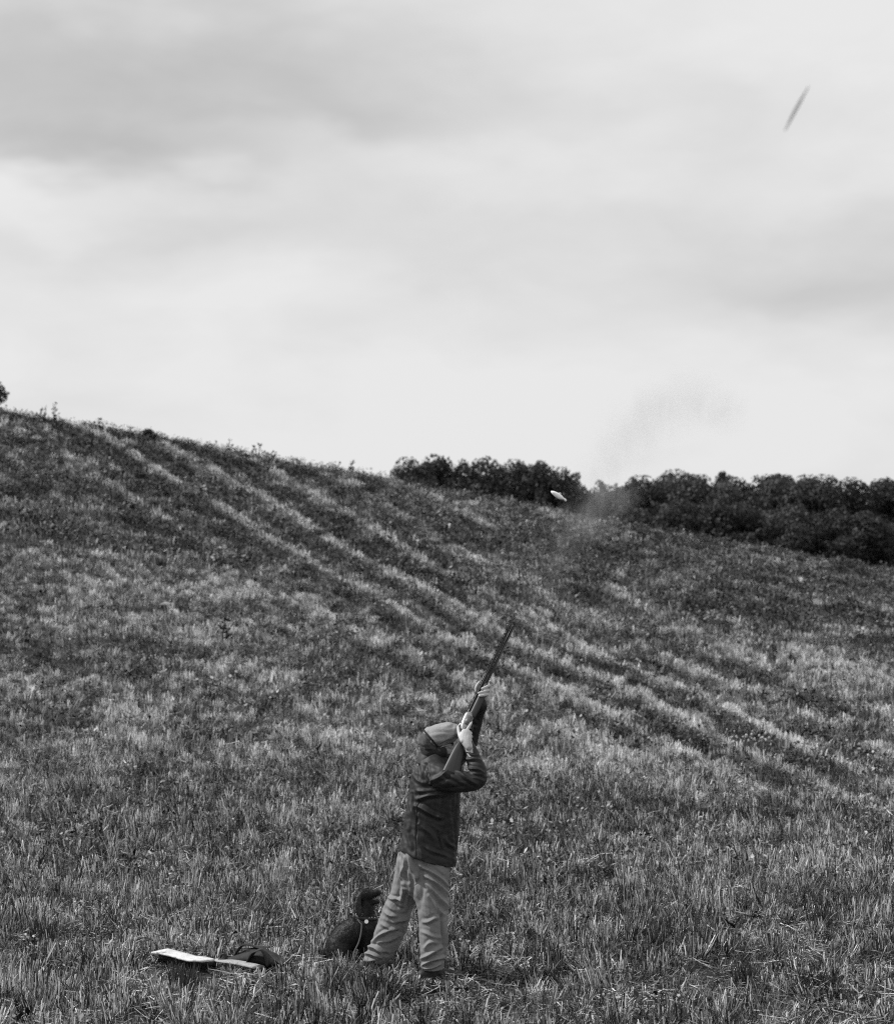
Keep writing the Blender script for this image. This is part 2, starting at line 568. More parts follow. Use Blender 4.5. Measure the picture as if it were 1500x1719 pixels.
def scatter(name, label, cat, protos, pts, rot, scl, tone, idx):
    """protos: meshes; an instancing geometry-nodes object of kind stuff"""
    pc = bpy.data.collections.new(name + '_clumps')
    for i, me in enumerate(protos):
        pc.objects.link(bpy.data.objects.new('%s_clump_%02d' % (name, i), me))
    me = bpy.data.meshes.new(name)
    n = len(pts)
    me.vertices.add(n)
    me.vertices.foreach_set('co', pts.astype(np.float32).ravel())
    for nm, ty, arr in (('rot', 'FLOAT_VECTOR', rot), ('scl', 'FLOAT_VECTOR', scl), ('tone', 'FLOAT', tone), ('idx', 'INT', idx)):
        a = me.attributes.new(nm, ty, 'POINT')
        if ty == 'FLOAT_VECTOR':
            a.data.foreach_set('vector', arr.astype(np.float32).ravel())
        else:
            a.data.foreach_set('value', arr.astype(np.int32 if ty == 'INT' else np.float32))
    o = bpy.data.objects.new(name, me)
    COL.objects.link(o)
    tree = bpy.data.node_groups.new(name + '_scatter', 'GeometryNodeTree')
    tree.interface.new_socket('Geometry', in_out='INPUT', socket_type='NodeSocketGeometry')
    tree.interface.new_socket('Geometry', in_out='OUTPUT', socket_type='NodeSocketGeometry')
    N = tree.nodes
    gi, go = N.new('NodeGroupInput'), N.new('NodeGroupOutput')
    ci = N.new('GeometryNodeCollectionInfo')
    ci.inputs['Collection'].default_value = pc
    ci.inputs['Separate Children'].default_value = True
    ci.inputs['Reset Children'].default_value = True
    ip = N.new('GeometryNodeInstanceOnPoints')
    ip.inputs['Pick Instance'].default_value = True

    def attr(nm, ty):
        a = N.new('GeometryNodeInputNamedAttribute')
        a.data_type = ty
        a.inputs['Name'].default_value = nm
        return a.outputs['Attribute']
    e2r = N.new('FunctionNodeEulerToRotation')
    tree.links.new(attr('rot', 'FLOAT_VECTOR'), e2r.inputs[0])
    tree.links.new(gi.outputs[0], ip.inputs['Points'])
    tree.links.new(ci.outputs[0], ip.inputs['Instance'])
    tree.links.new(attr('idx', 'INT'), ip.inputs['Instance Index'])
    tree.links.new(e2r.outputs[0], ip.inputs['Rotation'])
    tree.links.new(attr('scl', 'FLOAT_VECTOR'), ip.inputs['Scale'])
    tree.links.new(ip.outputs[0], go.inputs[0])
    md = o.modifiers.new('scatter', 'NODES')
    md.node_group = tree
    tag(o, label, cat, kind='stuff')
    return o


ZONES = ((12.0, 20.0), (20.0, 32.0), (32.0, 56.0), (56.0, 98.0))


def spots(dens, seed):
    """points inside the part of the field one sees, denser near the camera; returns x, y, zone"""
    g = np.random.default_rng(seed)
    X, Y, Zn = [], [], []
    for zi, ((y0, y1), dn) in enumerate(zip(ZONES, dens)):
        hw1 = .215 * y1 + 1.2
        n = int((y1 - y0) * 2 * hw1 * dn)
        x = g.uniform(-hw1, hw1, n)
        y = g.uniform(y0, y1, n)
        k = np.abs(x) < .215 * y + 1.2
        X.append(x[k]); Y.append(y[k]); Zn.append(np.full(k.sum(), zi))
    X, Y = np.concatenate(X), np.concatenate(Y)
    return snap(X, Y), Y, np.concatenate(Zn)


WM = (1.0, 1.25, 1.9, 3.0)       # blades stand for more of their neighbours farther off
BLC = (2.1, 1.9, 1.3, 1.0)      # near by, single pale and dark blades show
KEEP_LOW = [(-2.05, -0.95, 14.3, 15.75), (-.2, .3, 14.3, 14.9)]


def low_factor(x, y):
    f = np.ones_like(x)
    for x0, x1, y0, y1 in KEEP_LOW:
        f = np.where((x > x0) & (x < x1) & (y > y0) & (y < y1), 0.5, f)
    # trodden, straw strewn patch where the shooter stands
    tr = ss(.42, .62, fbm(x / 1.3 + 3, y / 1.6, 77, 2)) * ss(18.5, 15.5, y)
    return f * (1 - 0.2 * tr), tr


def cover():
    # --- stubble
    protos, base = [], []
    for zi in range(4):
        base.append(len(protos))
        for v in range(5):
            protos.append(blade_mesh('stubble', proto_stubble(WM[zi], (26, 22, 18, 16)[zi], (.055, .07, .11, .2)[zi], .07, .19), M['blade_dry'], BLC[zi]))
    x, y, zn = spots((60, 42, 22, 10), 1)
    g = np.random.default_rng(101)
    dr = dryness(x, y)
    keep = g.random(len(x)) < 0.45 + 0.55 * dr
    x, y, zn, dr = x[keep], y[keep], zn[keep], dr[keep]
    n = len(x)
    lf, tr = low_factor(x, y)
    s = g.uniform(.55, 1.15, n) * lf * (.6 + .8 * vnoise(x / .55, y / .7, 91))
    pts = np.stack([x, y, gz(x, y) - .012], 1)
    rot = np.stack([g.normal(0, .14, n), g.normal(0, .14, n), g.uniform(0, 6.283, n)], 1)
    scl = np.stack([g.uniform(.8, 1.2, n), g.uniform(.8, 1.2, n), s], 1)
    tone = np.clip(.16 + 1.0 * dr + g.normal(0, .22, n), 0, 1.25)
    scatter('stubble_grass', 'pale dry cut stubble covering the whole hillside field', 'stubble', protos, pts, rot, scl, tone, np.array(base)[zn] + g.integers(0, 5, n))

    # --- green regrowth
    protos, base = [], []
    for zi in range(4):
        base.append(len(protos))
        for v in range(5):
            protos.append(blade_mesh('green', proto_green(WM[zi], (26, 22, 18, 16)[zi], (.045, .06, .1, .18)[zi], .08, .2), M['blade_green'], BLC[zi]))
    x, y, zn = spots((52, 36, 20, 9), 2)
    g = np.random.default_rng(102)
    dr = dryness(x, y)
    keep = g.random(len(x)) < 1.0 - 0.75 * dr
    x, y, zn, dr = x[keep], y[keep], zn[keep], dr[keep]
    n = len(x)
    lf, tr = low_factor(x, y)
    tall = (g.random(n) < .06) * g.uniform(.3, .8, n) * (lf > .9)
    s = (g.uniform(.55, 1.1, n) + tall) * lf * (.6 + .8 * vnoise(x / .55, y / .7, 92))
    pts = np.stack([x, y, gz(x, y) - .01], 1)
    rot = np.stack([g.normal(0, .12, n), g.normal(0, .12, n), g.uniform(0, 6.283, n)], 1)
    scl = np.stack([g.uniform(.8, 1.3, n), g.uniform(.8, 1.3, n), s], 1)
    tone = np.clip(.12 + .75 * dr + g.normal(0, .2, n), 0, 1.1)
    scatter('green_grass', 'darker green grass regrowing between the stubble', 'grass', protos, pts, rot, scl, tone, np.array(base)[zn] + g.integers(0, 5, n))

    # --- straw litter
    protos, base = [], []
    for zi in range(4):
        base.append(len(protos))
        for v in range(4):
            protos.append(blade_mesh('litter', proto_litter(WM[zi], (34, 26, 18, 14)[zi], (.16, .18, .22, .35)[zi]), M['blade_dry'], BLC[zi]))
    x, y, zn = spots((60, 26, 8, 4), 3)
    g = np.random.default_rng(103)
    dr = dryness(x, y)
    lf, tr = low_factor(x, y)
    keep = (g.random(len(x)) < np.clip(.2 + .45 * dr + .2 * tr, 0, 1)) & ~((x > -2.0) & (x < -1.0) & (y > 15.0) & (y < 15.75))
    x, y, zn, dr = x[keep], y[keep], zn[keep], dr[keep]
    n = len(x)
    pts = np.stack([x, y, gz(x, y) + .004], 1)
    rot = np.stack([g.normal(0, .08, n), g.normal(0, .08, n), g.uniform(0, 6.283, n)], 1)
    scl = np.repeat(g.uniform(.7, 1.3, n)[:, None], 3, 1)
    tone = np.clip(.2 + .6 * dr + g.normal(0, .15, n), 0, 1.0)
    scatter('straw_litter', 'pale straw lying loose among the stubble', 'straw', protos, pts, rot, scl, tone, np.array(base)[zn] + g.integers(0, 4, n))

    # --- low broadleaf weeds
    protos, base = [], []
    for zi in range(4):
        base.append(len(protos))
        for v in range(4):
            protos.append(blade_mesh('weed', proto_weed(WM[zi], (40, 34, 26, 22)[zi], (.07, .09, .14, .24)[zi], (.12, .14, .18, .24)[zi]), M['blade_green'], BLC[zi]))
    x, y, zn = spots((9, 9, 9, 6), 4)
    g = np.random.default_rng(104)
    dr = dryness(x, y)
    keep = g.random(len(x)) < np.clip(1.1 - 1.1 * dr, 0.12, 1)
    x, y, zn, dr = x[keep], y[keep], zn[keep], dr[keep]
    n = len(x)
    lf, tr = low_factor(x, y)
    pts = np.stack([x, y, gz(x, y) - .01], 1)
    rot = np.stack([g.normal(0, .1, n), g.normal(0, .1, n), g.uniform(0, 6.283, n)], 1)
    sz = g.uniform(.6, 1.3, n) * lf
    scl = np.stack([sz, sz, sz * g.uniform(.7, 1.5, n)], 1)
    tone = np.clip(.25 + .4 * dr + g.normal(0, .25, n), 0, 1)
    scatter('low_weeds', 'low broadleaf weeds growing through the stubble field', 'weeds', protos, pts, rot, scl, tone, np.array(base)[zn] + g.integers(0, 4, n))


cover()


# ------------------------------------------------------------------ pixel of the photo at a distance -> place
def at(px, py, d):
    return Vector(((px - 750) * d / F, d, CZ + (HZ - py) * d / F))


# ------------------------------------------------------------------ trees
def crown_mesh(name, seed, lobes, leaves, leaf, mat, cone=False):
    """unit crown: about 1 high (z 0..1) and 1 wide, many leaf faces in uneven lobes"""
    g = np.random.default_rng(seed)
    L = []
    for i in range(lobes):
        z = g.uniform(.1, .92)
        rmax = .5 * math.sqrt(max(.05, 1 - ((z - .42) / .6) ** 2)) if not cone else .5 * (1.02 - z)
        a = g.uniform(0, 6.283)
        q = rmax * g.uniform(.35, .85)
        L.append((q * math.cos(a), q * math.sin(a), z, g.uniform(.10, .2) * (1 if not cone else .8)))
    L.append((0, 0, .5, .26)); L.append((0, 0, .3, .3)); L.append((.02, 0, .9 if cone else .75, .14))
    for i in range(26):      # leading shoots that break the outline
        a, z = g.uniform(0, 6.283), g.uniform(.45, 1.0)
        q = (.5 * math.sqrt(max(.02, 1 - ((z - .42) / .62) ** 2)) if not cone else .5 * (1.02 - z)) * g.uniform(.8, 1.05)
        L.append((q * math.cos(a), q * math.sin(a), z, g.uniform(.025, .07)))
    L = np.array(L)
    wt = L[:, 3] ** 2
    k = g.choice(len(L), leaves, p=wt / wt.sum())
    d = g.normal(size=(leaves, 3))
    d /= np.linalg.norm(d, axis=1)[:, None]
    rr = L[k, 3] * (1.05 - .55 * g.random(leaves) ** 2)
    P = L[k, :3] + d * rr[:, None] * np.array([1, 1, .8])
    nrm = d + g.normal(0, .6, (leaves, 3))
    nrm /= np.linalg.norm(nrm, axis=1)[:, None]
    a = np.cross(nrm, g.normal(size=(leaves, 3)))
    a /= np.linalg.norm(a, axis=1)[:, None]
    b = np.cross(nrm, a)
    s = leaf * g.uniform(.6, 1.4, leaves)[:, None]
    V = np.stack([P - a * s, P - b * s * .6, P + a * s, P + b * s * .6], 1).reshape(-1, 3)
    me = bpy.data.meshes.new(name)
    me.from_pydata(V.tolist(), [], np.arange(leaves * 4).reshape(-1, 4).tolist())
    bl = np.repeat(np.clip(.5 * g.random(leaves) + .5 * g.random(len(L))[k], 0, 1), 4)
    at_ = me.attributes.new('bl', 'FLOAT', 'POINT')
    at_.data.foreach_set('value', bl.astype(np.float32))
    me.materials.append(mat)
    return me


def trunk_mesh(name, seed):
    """unit tree: height 1"""
    g = random.Random(seed)
    bm = bmesh.new()
    loft(bm, [(0, 0, -.03, .028, .028), (.005, 0, .15, .02, .02), (-.006, .004, .4, .015, .015), (.004, 0, .75, .006, .006)], 7, 2)
    for i in range(6):
        z = .22 + .09 * i
        a = g.uniform(0, 6.28)
        q = g.uniform(.16, .3)
        loft(bm, [(0, 0, z, .009, .009), (q * .5 * math.cos(a), q * .5 * math.sin(a), z + .08, .006, .006), (q * math.cos(a), q * math.sin(a), z + .2, .002, .002)], 5, 1)
    bmesh.ops.recalc_face_normals(bm, faces=bm.faces[:])
    me = bpy.data.meshes.new(name)
    bm.to_mesh(me)
    bm.free()
    me.materials.append(M['bark'])
    me.shade_smooth()
    return me


CROWNS = [crown_mesh('crown', 50 + i, 40, 15000, .019, M['leaf']) for i in range(5)]
CONE = crown_mesh('crown', 77, 30, 9000, .018, M['leaf'], cone=True)
PALE = [crown_mesh('crown', 90 + i, 26, 9000, .024, M['leaf_pale']) for i in range(3)]
TRUNKS = [trunk_mesh('trunk', 5 + i) for i in range(3)]


def tree(px, top, wpx, d, label, kind='tree', group='trees of the wood behind the ridge', crown=None, rot=0.0, c0=.12):
    p = at(px, top, d)
    zb = float(gz(p.x, p.y)) - .1
    h = p.z - zb
    w = wpx * d / F * 1.15
    t = empty('broadleaf_tree' if kind == 'tree' else 'shrub', (p.x, p.y, zb))
    t.rotation_euler.z = rot
    tr = bpy.data.objects.new('trunk' if kind == 'tree' else 'stem', TRUNKS[int(abs(px)) % 3])
    COL.objects.link(tr)
    tr.parent = t
    tr.scale = (h * .9, h * .9, h * .93)
    cr = bpy.data.objects.new('crown', crown)
    COL.objects.link(cr)
    cr.parent = t
    cr.location = (0, 0, h * c0)
    cr.scale = (w * 1.42, w * 1.42, h * (1 - c0) / .985)
    tag(t, label, 'tree' if kind == 'tree' else 'shrub', group)
    return t


ORD = ['first', 'second', 'third', 'fourth', 'fifth', 'sixth', 'seventh', 'eighth', 'ninth', 'tenth', 'eleventh', 'twelfth', 'thirteenth', 'fourteenth']
left_clump = [(690, 780, 88, 250), (742, 774, 92, 256), (798, 777, 92, 252), (848, 785, 76, 258), (902, 783, 96, 250), (944, 796, 66, 246)]
for i, (px, top, w, d) in enumerate(left_clump):
    tree(px, top, w, d, '%s rounded dark tree from the left in the clump behind the ridge' % ORD[i], crown=CROWNS[i % 5], rot=i * 1.3, group='dark trees left of the gap')
gap = [(985, 812, 66, 262, 'low paler tree just right of the dark clump, behind the smoke'), (1024, 818, 60, 266, 'low tree half hidden by the drifting smoke'),
       (1050, 826, 52, 262, 'small tree between the smoke and the pointed tree')]
for i, (px, top, w, d, lb) in enumerate(gap):
    tree(px, top, w, d, lb, crown=PALE[i % 3], rot=i * 2.1, group='low trees in the gap')
tree(1062, 805, 26, 258, 'slim pointed dark tree at the left end of the long wood', crown=CONE, group='pointed trees')
tree(1212, 796, 60, 262, 'pointed dark tree that stands highest in the long wood', crown=CONE, rot=1.0, group='pointed trees')
back = [(1098, 806, 92, 255), (1142, 801, 90, 262), (1182, 806, 92, 250), (1248, 805, 84, 256), (1290, 801, 88, 262), (1332, 806, 86, 252),
        (1374, 808, 96, 258), (1418, 812, 84, 250), (1460, 810, 92, 260), (1500, 812, 88, 252), (1545, 808, 90, 256)]
for i, (px, top, w, d) in enumerate(back):
    tree(px, top, w, d, '%s rounded tree from the left on the skyline of the long wood' % ORD[i], crown=CROWNS[(i * 2 + 1) % 5], rot=i * 1.9, group='skyline trees of the long wood')
front = [(1075, 848, 80, 226), (1128, 846, 84, 220), (1176, 852, 88, 224), (1226, 846, 84, 218), (1278, 858, 90, 222), (1330, 852, 86, 216), (1384, 862, 92, 220),
         (1436, 868, 86, 216), (1486, 876, 92, 218), (1540, 880, 90, 220)]
for i, (px, top, w, d) in enumerate(front):
    tree(px, top, w, d, '%s lower tree from the left along the front of the long wood' % ORD[i], crown=CROWNS[(i * 3 + 2) % 5], rot=i * 2.3, c0=.05, group='front trees of the long wood')
tree(-38, 638, 64, 89, 'dark bush cut by the left picture edge on the ridge', kind='shrub', crown=CROWNS[1], c0=-.4, group=None)
tree(251, 721, 20, 88, 'low dark cushion bush alone on the skyline of the hill', kind='shrub', crown=CROWNS[3], c0=.0, group=None)


def ridge_weed(px, py, hpx, label, d=88.5, group='weeds on the skyline', n=16):
    """upright dry stalk with side leaves"""
    p = at(px, py, d)
    z = float(gz(p.x, p.y))
    h = hpx * d / F
    t = empty('tall_weed', (p.x, p.y, z - .05))
    bm = bmesh.new()
    h2 = h + (p.z - z if p.z > z else 0) + .1
    g = random.Random(int(px * 7))
    loft(bm, [(0, 0, 0, .02, .02), (g.uniform(-.05, .05), 0, h2 * .5, .015, .015), (g.uniform(-.08, .08), 0, h2, .006, .006)], 5, 2)
    bm_obj('stem', bm, M['bark'], t)
    me = blade_mesh('leaves', [([(c, s * .4), (c + dd * .5, s), (c + dd, None)], g.random()) for c, dd, s in
                               [(Vector((g.gauss(0, .05), g.gauss(0, .05), h2 * g.uniform(.25, 1.0))), Vector((g.uniform(-.13, .13), g.uniform(-.1, .1), g.uniform(.0, .13))), Vector((.0, .0, .028)) + Vector((g.uniform(-.03, .03), 0, 0))) for _ in range(n)]], M['leaf'])
    link('leaves', me, None, t, smooth=False)['kind'] = 'stuff'
    tag(t, label, 'weed', group)


ridge_weed(75, 698, 16, 'shorter of the two dark weeds at the left of the ridge')
ridge_weed(91, 704, 26, 'taller of the two dark weeds at the left of the ridge', n=24)
ridge_weed(169, 718, 12, 'small weed on the skyline left of the cushion bush')
ridge_weed(386, 756, 18, 'weed spike on the skyline right of the cushion bush')
ridge_weed(428, 764, 14, 'leftmost of a pair of weed spikes halfway down the ridge')
ridge_weed(437, 765, 18, 'rightmost of a pair of weed spikes halfway down the ridge')
ridge_weed(590, 790, 14, 'weed on the skyline just left of the tree clump')
ridge_weed(1180, 900, 14, 'pale weed on the ridge below the highest pointed tree')
ridge_weed(105, 1020, 40, 'thin dark dead stalk leaning in the field at far left', d=54, n=4, group=None)
ridge_weed(376, 1108, 48, 'dark spindly weed standing alone in the left of the field', d=45, n=26, group=None)


# tall dark tufts that stand out of the stubble
def dark_tuft(px, py, hpx, wpx, n, label):
    d = float(hitd(px, py))
    x = at(px, py, d).x
    h, w = hpx * d / F, wpx * d / F * .5
    me = blade_mesh('dark_grass_tuft', [stalk(rdir() * (w * math.sqrt(rnd.random())), h * rnd.uniform(.45, 1.0), rnd.uniform(.007, .011), rnd.uniform(0, .12), False, 3, rnd.uniform(.0, .25)) for _ in range(n * 2)], M['leaf'])
    o = link('dark_grass_tuft', me, None, None, smooth=False)
    o.location = (x, d, float(gz(x, d)) - .01)
    tag(o, label, 'grass tuft', 'tall dark grass tufts')


def tufts():
    dark_tuft(624, 1690, 78, 42, 90, 'tall dark grass tuft just in front of the rear boot')
    dark_tuft(730, 1668, 34, 36, 40, 'short dark grass tuft in front of the front boot')
    dark_tuft(66, 1592, 60, 50, 70, 'dark grass tuft at far left behind the gun slip')
    dark_tuft(310, 1668, 62, 46, 70, 'dark grass tuft in front of the pale end of the gun slip')
    dark_tuft(1245, 1668, 70, 40, 60, 'dark grass tuft at lower right of the field')
    dark_tuft(1380, 1560, 50, 60, 60, 'low wide dark grass tuft near the right edge')
    dark_tuft(285, 1465, 40, 40, 40, 'dark grass tuft up the slope beyond the gun slip')


# flower heads
def flower_clump(px, py, wpx, n, label):
    d = float(hitd(px, py))
    t = empty('flower_clump', (at(px, py, d).x, d, float(gz(at(px, py, d).x, d))))
    g = random.Random(int(px))
    bs, hs = bmesh.new(), bmesh.new()
    w = wpx * d / F * .5
    for i in range(n):
        x, y, h = g.uniform(-w, w), g.uniform(-.5, .5), g.uniform(.22, .42)
        z0 = float(gz(t.location.x + x, d + y)) - t.location.z
        loft(bs, [(x, y, z0, .006, .006), (x + g.uniform(-.04, .04), y, z0 + h, .004, .004)], 4, 1, False)
        ellipsoid(hs, (x, y, z0 + h), (g.uniform(.010, .02),) * 2 + (g.uniform(.012, .026),), None, 6, 5)
    bm_obj('stems', bs, M['bark'], t)['kind'] = 'stuff'
    bm_obj('flower_heads', hs, M['flower'], t)['kind'] = 'stuff'
    tag(t, label, 'flowers')


def hitd(px, py):
    d = np.linspace(10, 120, 12000)
    x = (px - 750) * d / F
    k = np.nonzero(CZ + (HZ - py) * d / F < gz(x, d))[0]
    return d[k[0]] if len(k) else 88.0


tufts()
flower_clump(1255, 1276, 70, 34, 'largest clump of pale flower heads on the right of the field')
flower_clump(1432, 1170, 26, 12, 'small clump of pale flower heads near the right edge')
flower_clump(1045, 1240, 50, 12, 'thin scatter of pale flower heads right of the shooter')
flower_clump(262, 1135, 60, 14, 'thin scatter of pale flower heads on the left of the field')

# pale stone on the left of the field
d_ = float(hitd(282, 1024))
bm = bmesh.new()
p_ = at(282, 1024, d_)
ellipsoid(bm, (0, 0, .05), (.15, .11, .06), None, 18, 10)
for v in bm.verts:
    v.co += v.co.normalized() * (noise.noise(v.co * 9) * .035)
st_ = bm_obj('stone', bm, M['stone'])
st_.location = (p_.x, d_, float(gz(p_.x, d_)) + .06)
tag(st_, 'pale stone lying alone in the left of the field', 'stone')

# ------------------------------------------------------------------ the shooter
RX, RY = -0.137, 15.0
RZ = float(gz(RX, RY))
person = empty('person', (RX, RY, RZ))
tag(person, 'shooter in dark jacket and flat cap aiming a gun upwards', 'person')


def L(px, py, Y=0.0):
    d = RY + Y
    return ((px - 750) * d / F - RX, Y, CZ + (HZ - py) * d / F - RZ)


def S(px, py, Y, rx, ry=None):
    return L(px, py, Y) + (rx, rx if ry is None else ry)


def unL(co):
    d = RY + co[:, 1]
    return 750 + (co[:, 0] + RX) * F / d, HZ - (co[:, 2] + RZ - CZ) * F / d


def folds(o, lines, wr=0.0, wscale=(14, 14, 5), seed=0, gain=1.0):
    """push cloth in and out along fold lines (px0, py0, px1, py1, width px, height m) and add fine wrinkles"""
    me = o.data
    co, no = vn(me)
    u, v = unL(co)
    disp = np.zeros(len(co))
    near = np.clip(.25 - no[:, 1], 0, 1) / 1.25
    for (x0, y0, x1, y1, w, a) in lines:
        dx, dy = x1 - x0, y1 - y0
        ln2 = dx * dx + dy * dy
        tt = ((u - x0) * dx + (v - y0) * dy) / ln2
        tc = np.clip(tt, 0, 1)
        bow = 1.6 * np.sin(tc * 5 + x0)
        nx, ny = -dy / math.sqrt(ln2), dx / math.sqrt(ln2)
        dd = np.hypot(u - x0 - dx * tc - bow * nx, v - y0 - dy * tc - bow * ny)
        prof_ = .45 * np.exp(-(dd / w) ** 2) + .75 * np.exp(-dd / (w * .75)) - .45 * np.exp(-((dd - 1.9 * w) / (w * .9)) ** 2)
        disp += gain * a * prof_ * np.sqrt(near) * (.35 + .65 * np.sin(math.pi * np.clip(tc * .9 + .05, 0, 1)))
    if wr:
        sv = Vector((seed * 3.1, seed * 1.7, 0))
        wv = np.array([noise.noise(Vector((c[0] * wscale[0], c[1] * wscale[1], c[2] * wscale[2])) + sv) +
                       .5 * noise.noise(Vector((c[0] * 26 + c[2] * 20, c[1] * 26, c[2] * 30)) + sv) for c in co])
        disp += wr * wv
    setco(me, co + no * disp[:, None])
    me.shade_smooth()


# gun line (needed for the hands): rear of the receiver, direction to the muzzle
BR = (779.0, 1217.0, -0.03)
AX = Vector((.389, .5, .773)).normalized()


def gY(px, py):
    return BR[2] + AX.y * (((px - BR[0]) * .449 - (py - BR[1]) * .893) / 255 / .866)


def G(px, py, dy):
    return L(px, py, gY(px, py) + dy)


def GS(px, py, dy, r, r2=None):
    return G(px, py, dy) + (r, r if r2 is None else r2)


# ---- body: one continuous skin surface from the head to the feet
bm = bmesh.new()
# torso, pelvis, legs (under the clothes)
loft(bm, [S(712, 1440, 0, .13, .10), S(722, 1390, 0, .13, .10), S(728, 1340, 0, .135, .12), S(729, 1300, .01, .12, .13), S(726, 1280, .02, .07, .08)], 16, 3)
loft(bm, [S(722, 1440, -.04, .085), S(727, 1500, -.07, .075), S(727, 1545, -.09, .058), S(729, 1590, -.1, .05), S(727, 1632, -.1, .04)], 12, 3)
loft(bm, [S(700, 1440, .06, .085), S(684, 1485, .12, .075), S(667, 1530, .16, .058), S(652, 1570, .2, .045), S(637, 1600, .24, .035)], 12, 3)
# arms
loft(bm, [S(738, 1306, -.13, .055), S(775, 1312, -.19, .042), S(800, 1310, -.205, .036), S(795, 1280, -.15, .035), S(787, 1256, gY(780, 1240) - .055, .028, .026)], 12, 4)
loft(bm, [S(735, 1290, .15, .055), S(765, 1270, .21, .045), S(787, 1245, .22, .04), S(799, 1205, .2, .034), GS(815, 1172, .05, .026)], 12, 4)
# neck and head
loft(bm, [S(724, 1290, .03, .06), S(730, 1272, .03, .056), S(734, 1258, .03, .055)], 14, 3)
ellipsoid(bm, L(732, 1247, .03), (.088, .078, .094))
loft(bm, [S(738, 1258, .03, .062, .066), S(748, 1260, .045, .05, .055), S(757, 1262, .06, .034, .036)], 14, 3)      # jaw and chin
ellipsoid(bm, L(750, 1246, .05), (.058, .062, .075))                                                                # face
loft(bm, [S(760, 1240, .075, .014), S(767, 1246, .09, .018), S(763, 1250, .085, .012)], 8, 2)                       # nose
loft(bm, [S(757, 1256, .025, .012, .01), S(763, 1256, .07, .012, .01)], 8, 2)                                       # lips
ellipsoid(bm, L(737, 1262, -.055), (.022, .013, .034))                                                              # right ear
# right hand on the grip
loft(bm, [GS(787, 1254, -.055, .026, .022), GS(783, 1246, -.055, .033, .022), GS(781, 1237, -.05, .04, .022), GS(783, 1229, -.042, .036, .02)], 12, 4)
loft(bm, [GS(783, 1227, -.044, .0115), GS(787, 1220, -.042, .0105), GS(790, 1215, -.026, .009), GS(791, 1211, -.006, .008)], 8, 3)       # index on the trigger guard
for (kx, ky, s) in ((787, 1230, 1.0), (788, 1236, .98), (787.5, 1242, .88)):
    loft(bm, [GS(kx - 2, ky, -.045, .0125 * s), GS(kx + 2.5, ky + .5, -.03, .012 * s), GS(kx + 2, ky + 1.5, .0, .011 * s), GS(kx - 4, ky + 1, .026, .010 * s), GS(kx - 9, ky, .03, .009 * s)], 8, 3)
loft(bm, [GS(776, 1244, -.05, .016), GS(772, 1236, -.035, .014), GS(769.5, 1228, -.012, .0115), GS(769, 1220, .008, .010)], 8, 3)         # thumb over the wrist of the stock
# left hand under the fore-end
loft(bm, [GS(815, 1173, .05, .026), GS(815, 1166, .052, .034, .024), GS(816, 1158, .05, .036, .022), GS(818, 1152, .045, .028, .018)], 12, 4)
for (bx, by, tx, ty, s) in ((820.5, 1151.5, 809, 1156, 1.0), (818.5, 1159.5, 803.5, 1163.5, 1.0), (817, 1166, 804, 1168.5, .92)):
    loft(bm, [GS(bx - 2, by + 1, .045, .0125 * s), GS(bx + 1, by - .5, .012, .0118 * s), GS(bx - 2, by + .5, -.028, .0112 * s), GS((bx + tx) / 2, (by + ty) / 2 + .3, -.036, .0105 * s), GS(tx, ty, -.032, .0092 * s)], 8, 3)
loft(bm, [GS(820, 1151, .045, .012), GS(823, 1148, .02, .011), GS(823.5, 1145, -.005, .0105), GS(822.5, 1143.5, -.014, .0095)], 8, 3)        # index along the fore-end
loft(bm, [GS(808, 1168, .05, .016), GS(799.5, 1160, .045, .014), GS(800, 1152, .03, .0118), GS(804.5, 1145, .022, .0095)], 8, 3)             # thumb
body = fuse('body', bm, .0042, 3, M['skin'], person, .4)

# eyes (far side of the face) and hair, enlarged to darken the shaded neck and cheek
for px, py, Y in ((757, 1246, .0), (763, 1243, .11)):
    b2 = bmesh.new()
    ellipsoid(b2, L(px, py, Y), (.012, .012, .012), None, 12, 8)
    bm_obj('eye', b2, M['black'], person)
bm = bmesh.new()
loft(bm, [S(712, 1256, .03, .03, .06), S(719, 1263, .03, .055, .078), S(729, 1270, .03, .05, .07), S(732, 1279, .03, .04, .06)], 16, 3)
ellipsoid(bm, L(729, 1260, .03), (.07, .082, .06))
ellipsoid(bm, L(740, 1262, -.045), (.042, .030, .042))          # dark mass that puts shade over the ear
loft(bm, [S(738, 1266, -.02, .04, .05), S(747, 1271, .02, .032, .05), S(755, 1270, .06, .022, .04)], 12, 3)    # beard-like dark mass added for the shade along the jaw
hair_and_shade = fuse('hair_and_shade', bm, .006, 4, M['hair_and_shade'], person)

# ---- trousers
bm = bmesh.new()
loft(bm, [S(716, 1414, 0, .14, .12), S(712, 1438, 0, .16, .138), S(712, 1462, 0, .16, .135), S(708, 1482, .02, .13, .12)], 24, 3)
loft(bm, [S(727, 1440, -.03, .115, .115), S(726, 1470, -.05, .108, .118), S(725, 1500, -.07, .106, .115), S(727, 1530, -.085, .102, .108), S(727.5, 1560, -.09, .095, .102),
          S(727, 1590, -.1, .088, .098), S(726, 1608, -.1, .083, .093), S(725, 1620, -.1, .077, .086), S(725, 1628, -.1, .072, .08)], 24, 3, False)
loft(bm, [S(694, 1440, .05, .105, .11), S(687, 1470, .1, .10, .112), S(678, 1500, .13, .088, .108), S(669, 1524, .155, .096, .108), S(662, 1545, .18, .10, .105), S(653, 1566, .2, .097, .10),
          S(645, 1585, .22, .09, .096), S(635, 1602, .24, .084, .09), S(630, 1609, .25, .077, .085), S(628, 1614, .25, .072, .08)], 24, 3, False)
trousers = fuse('trousers', bm, .0052, 5, M['trouser'], person)
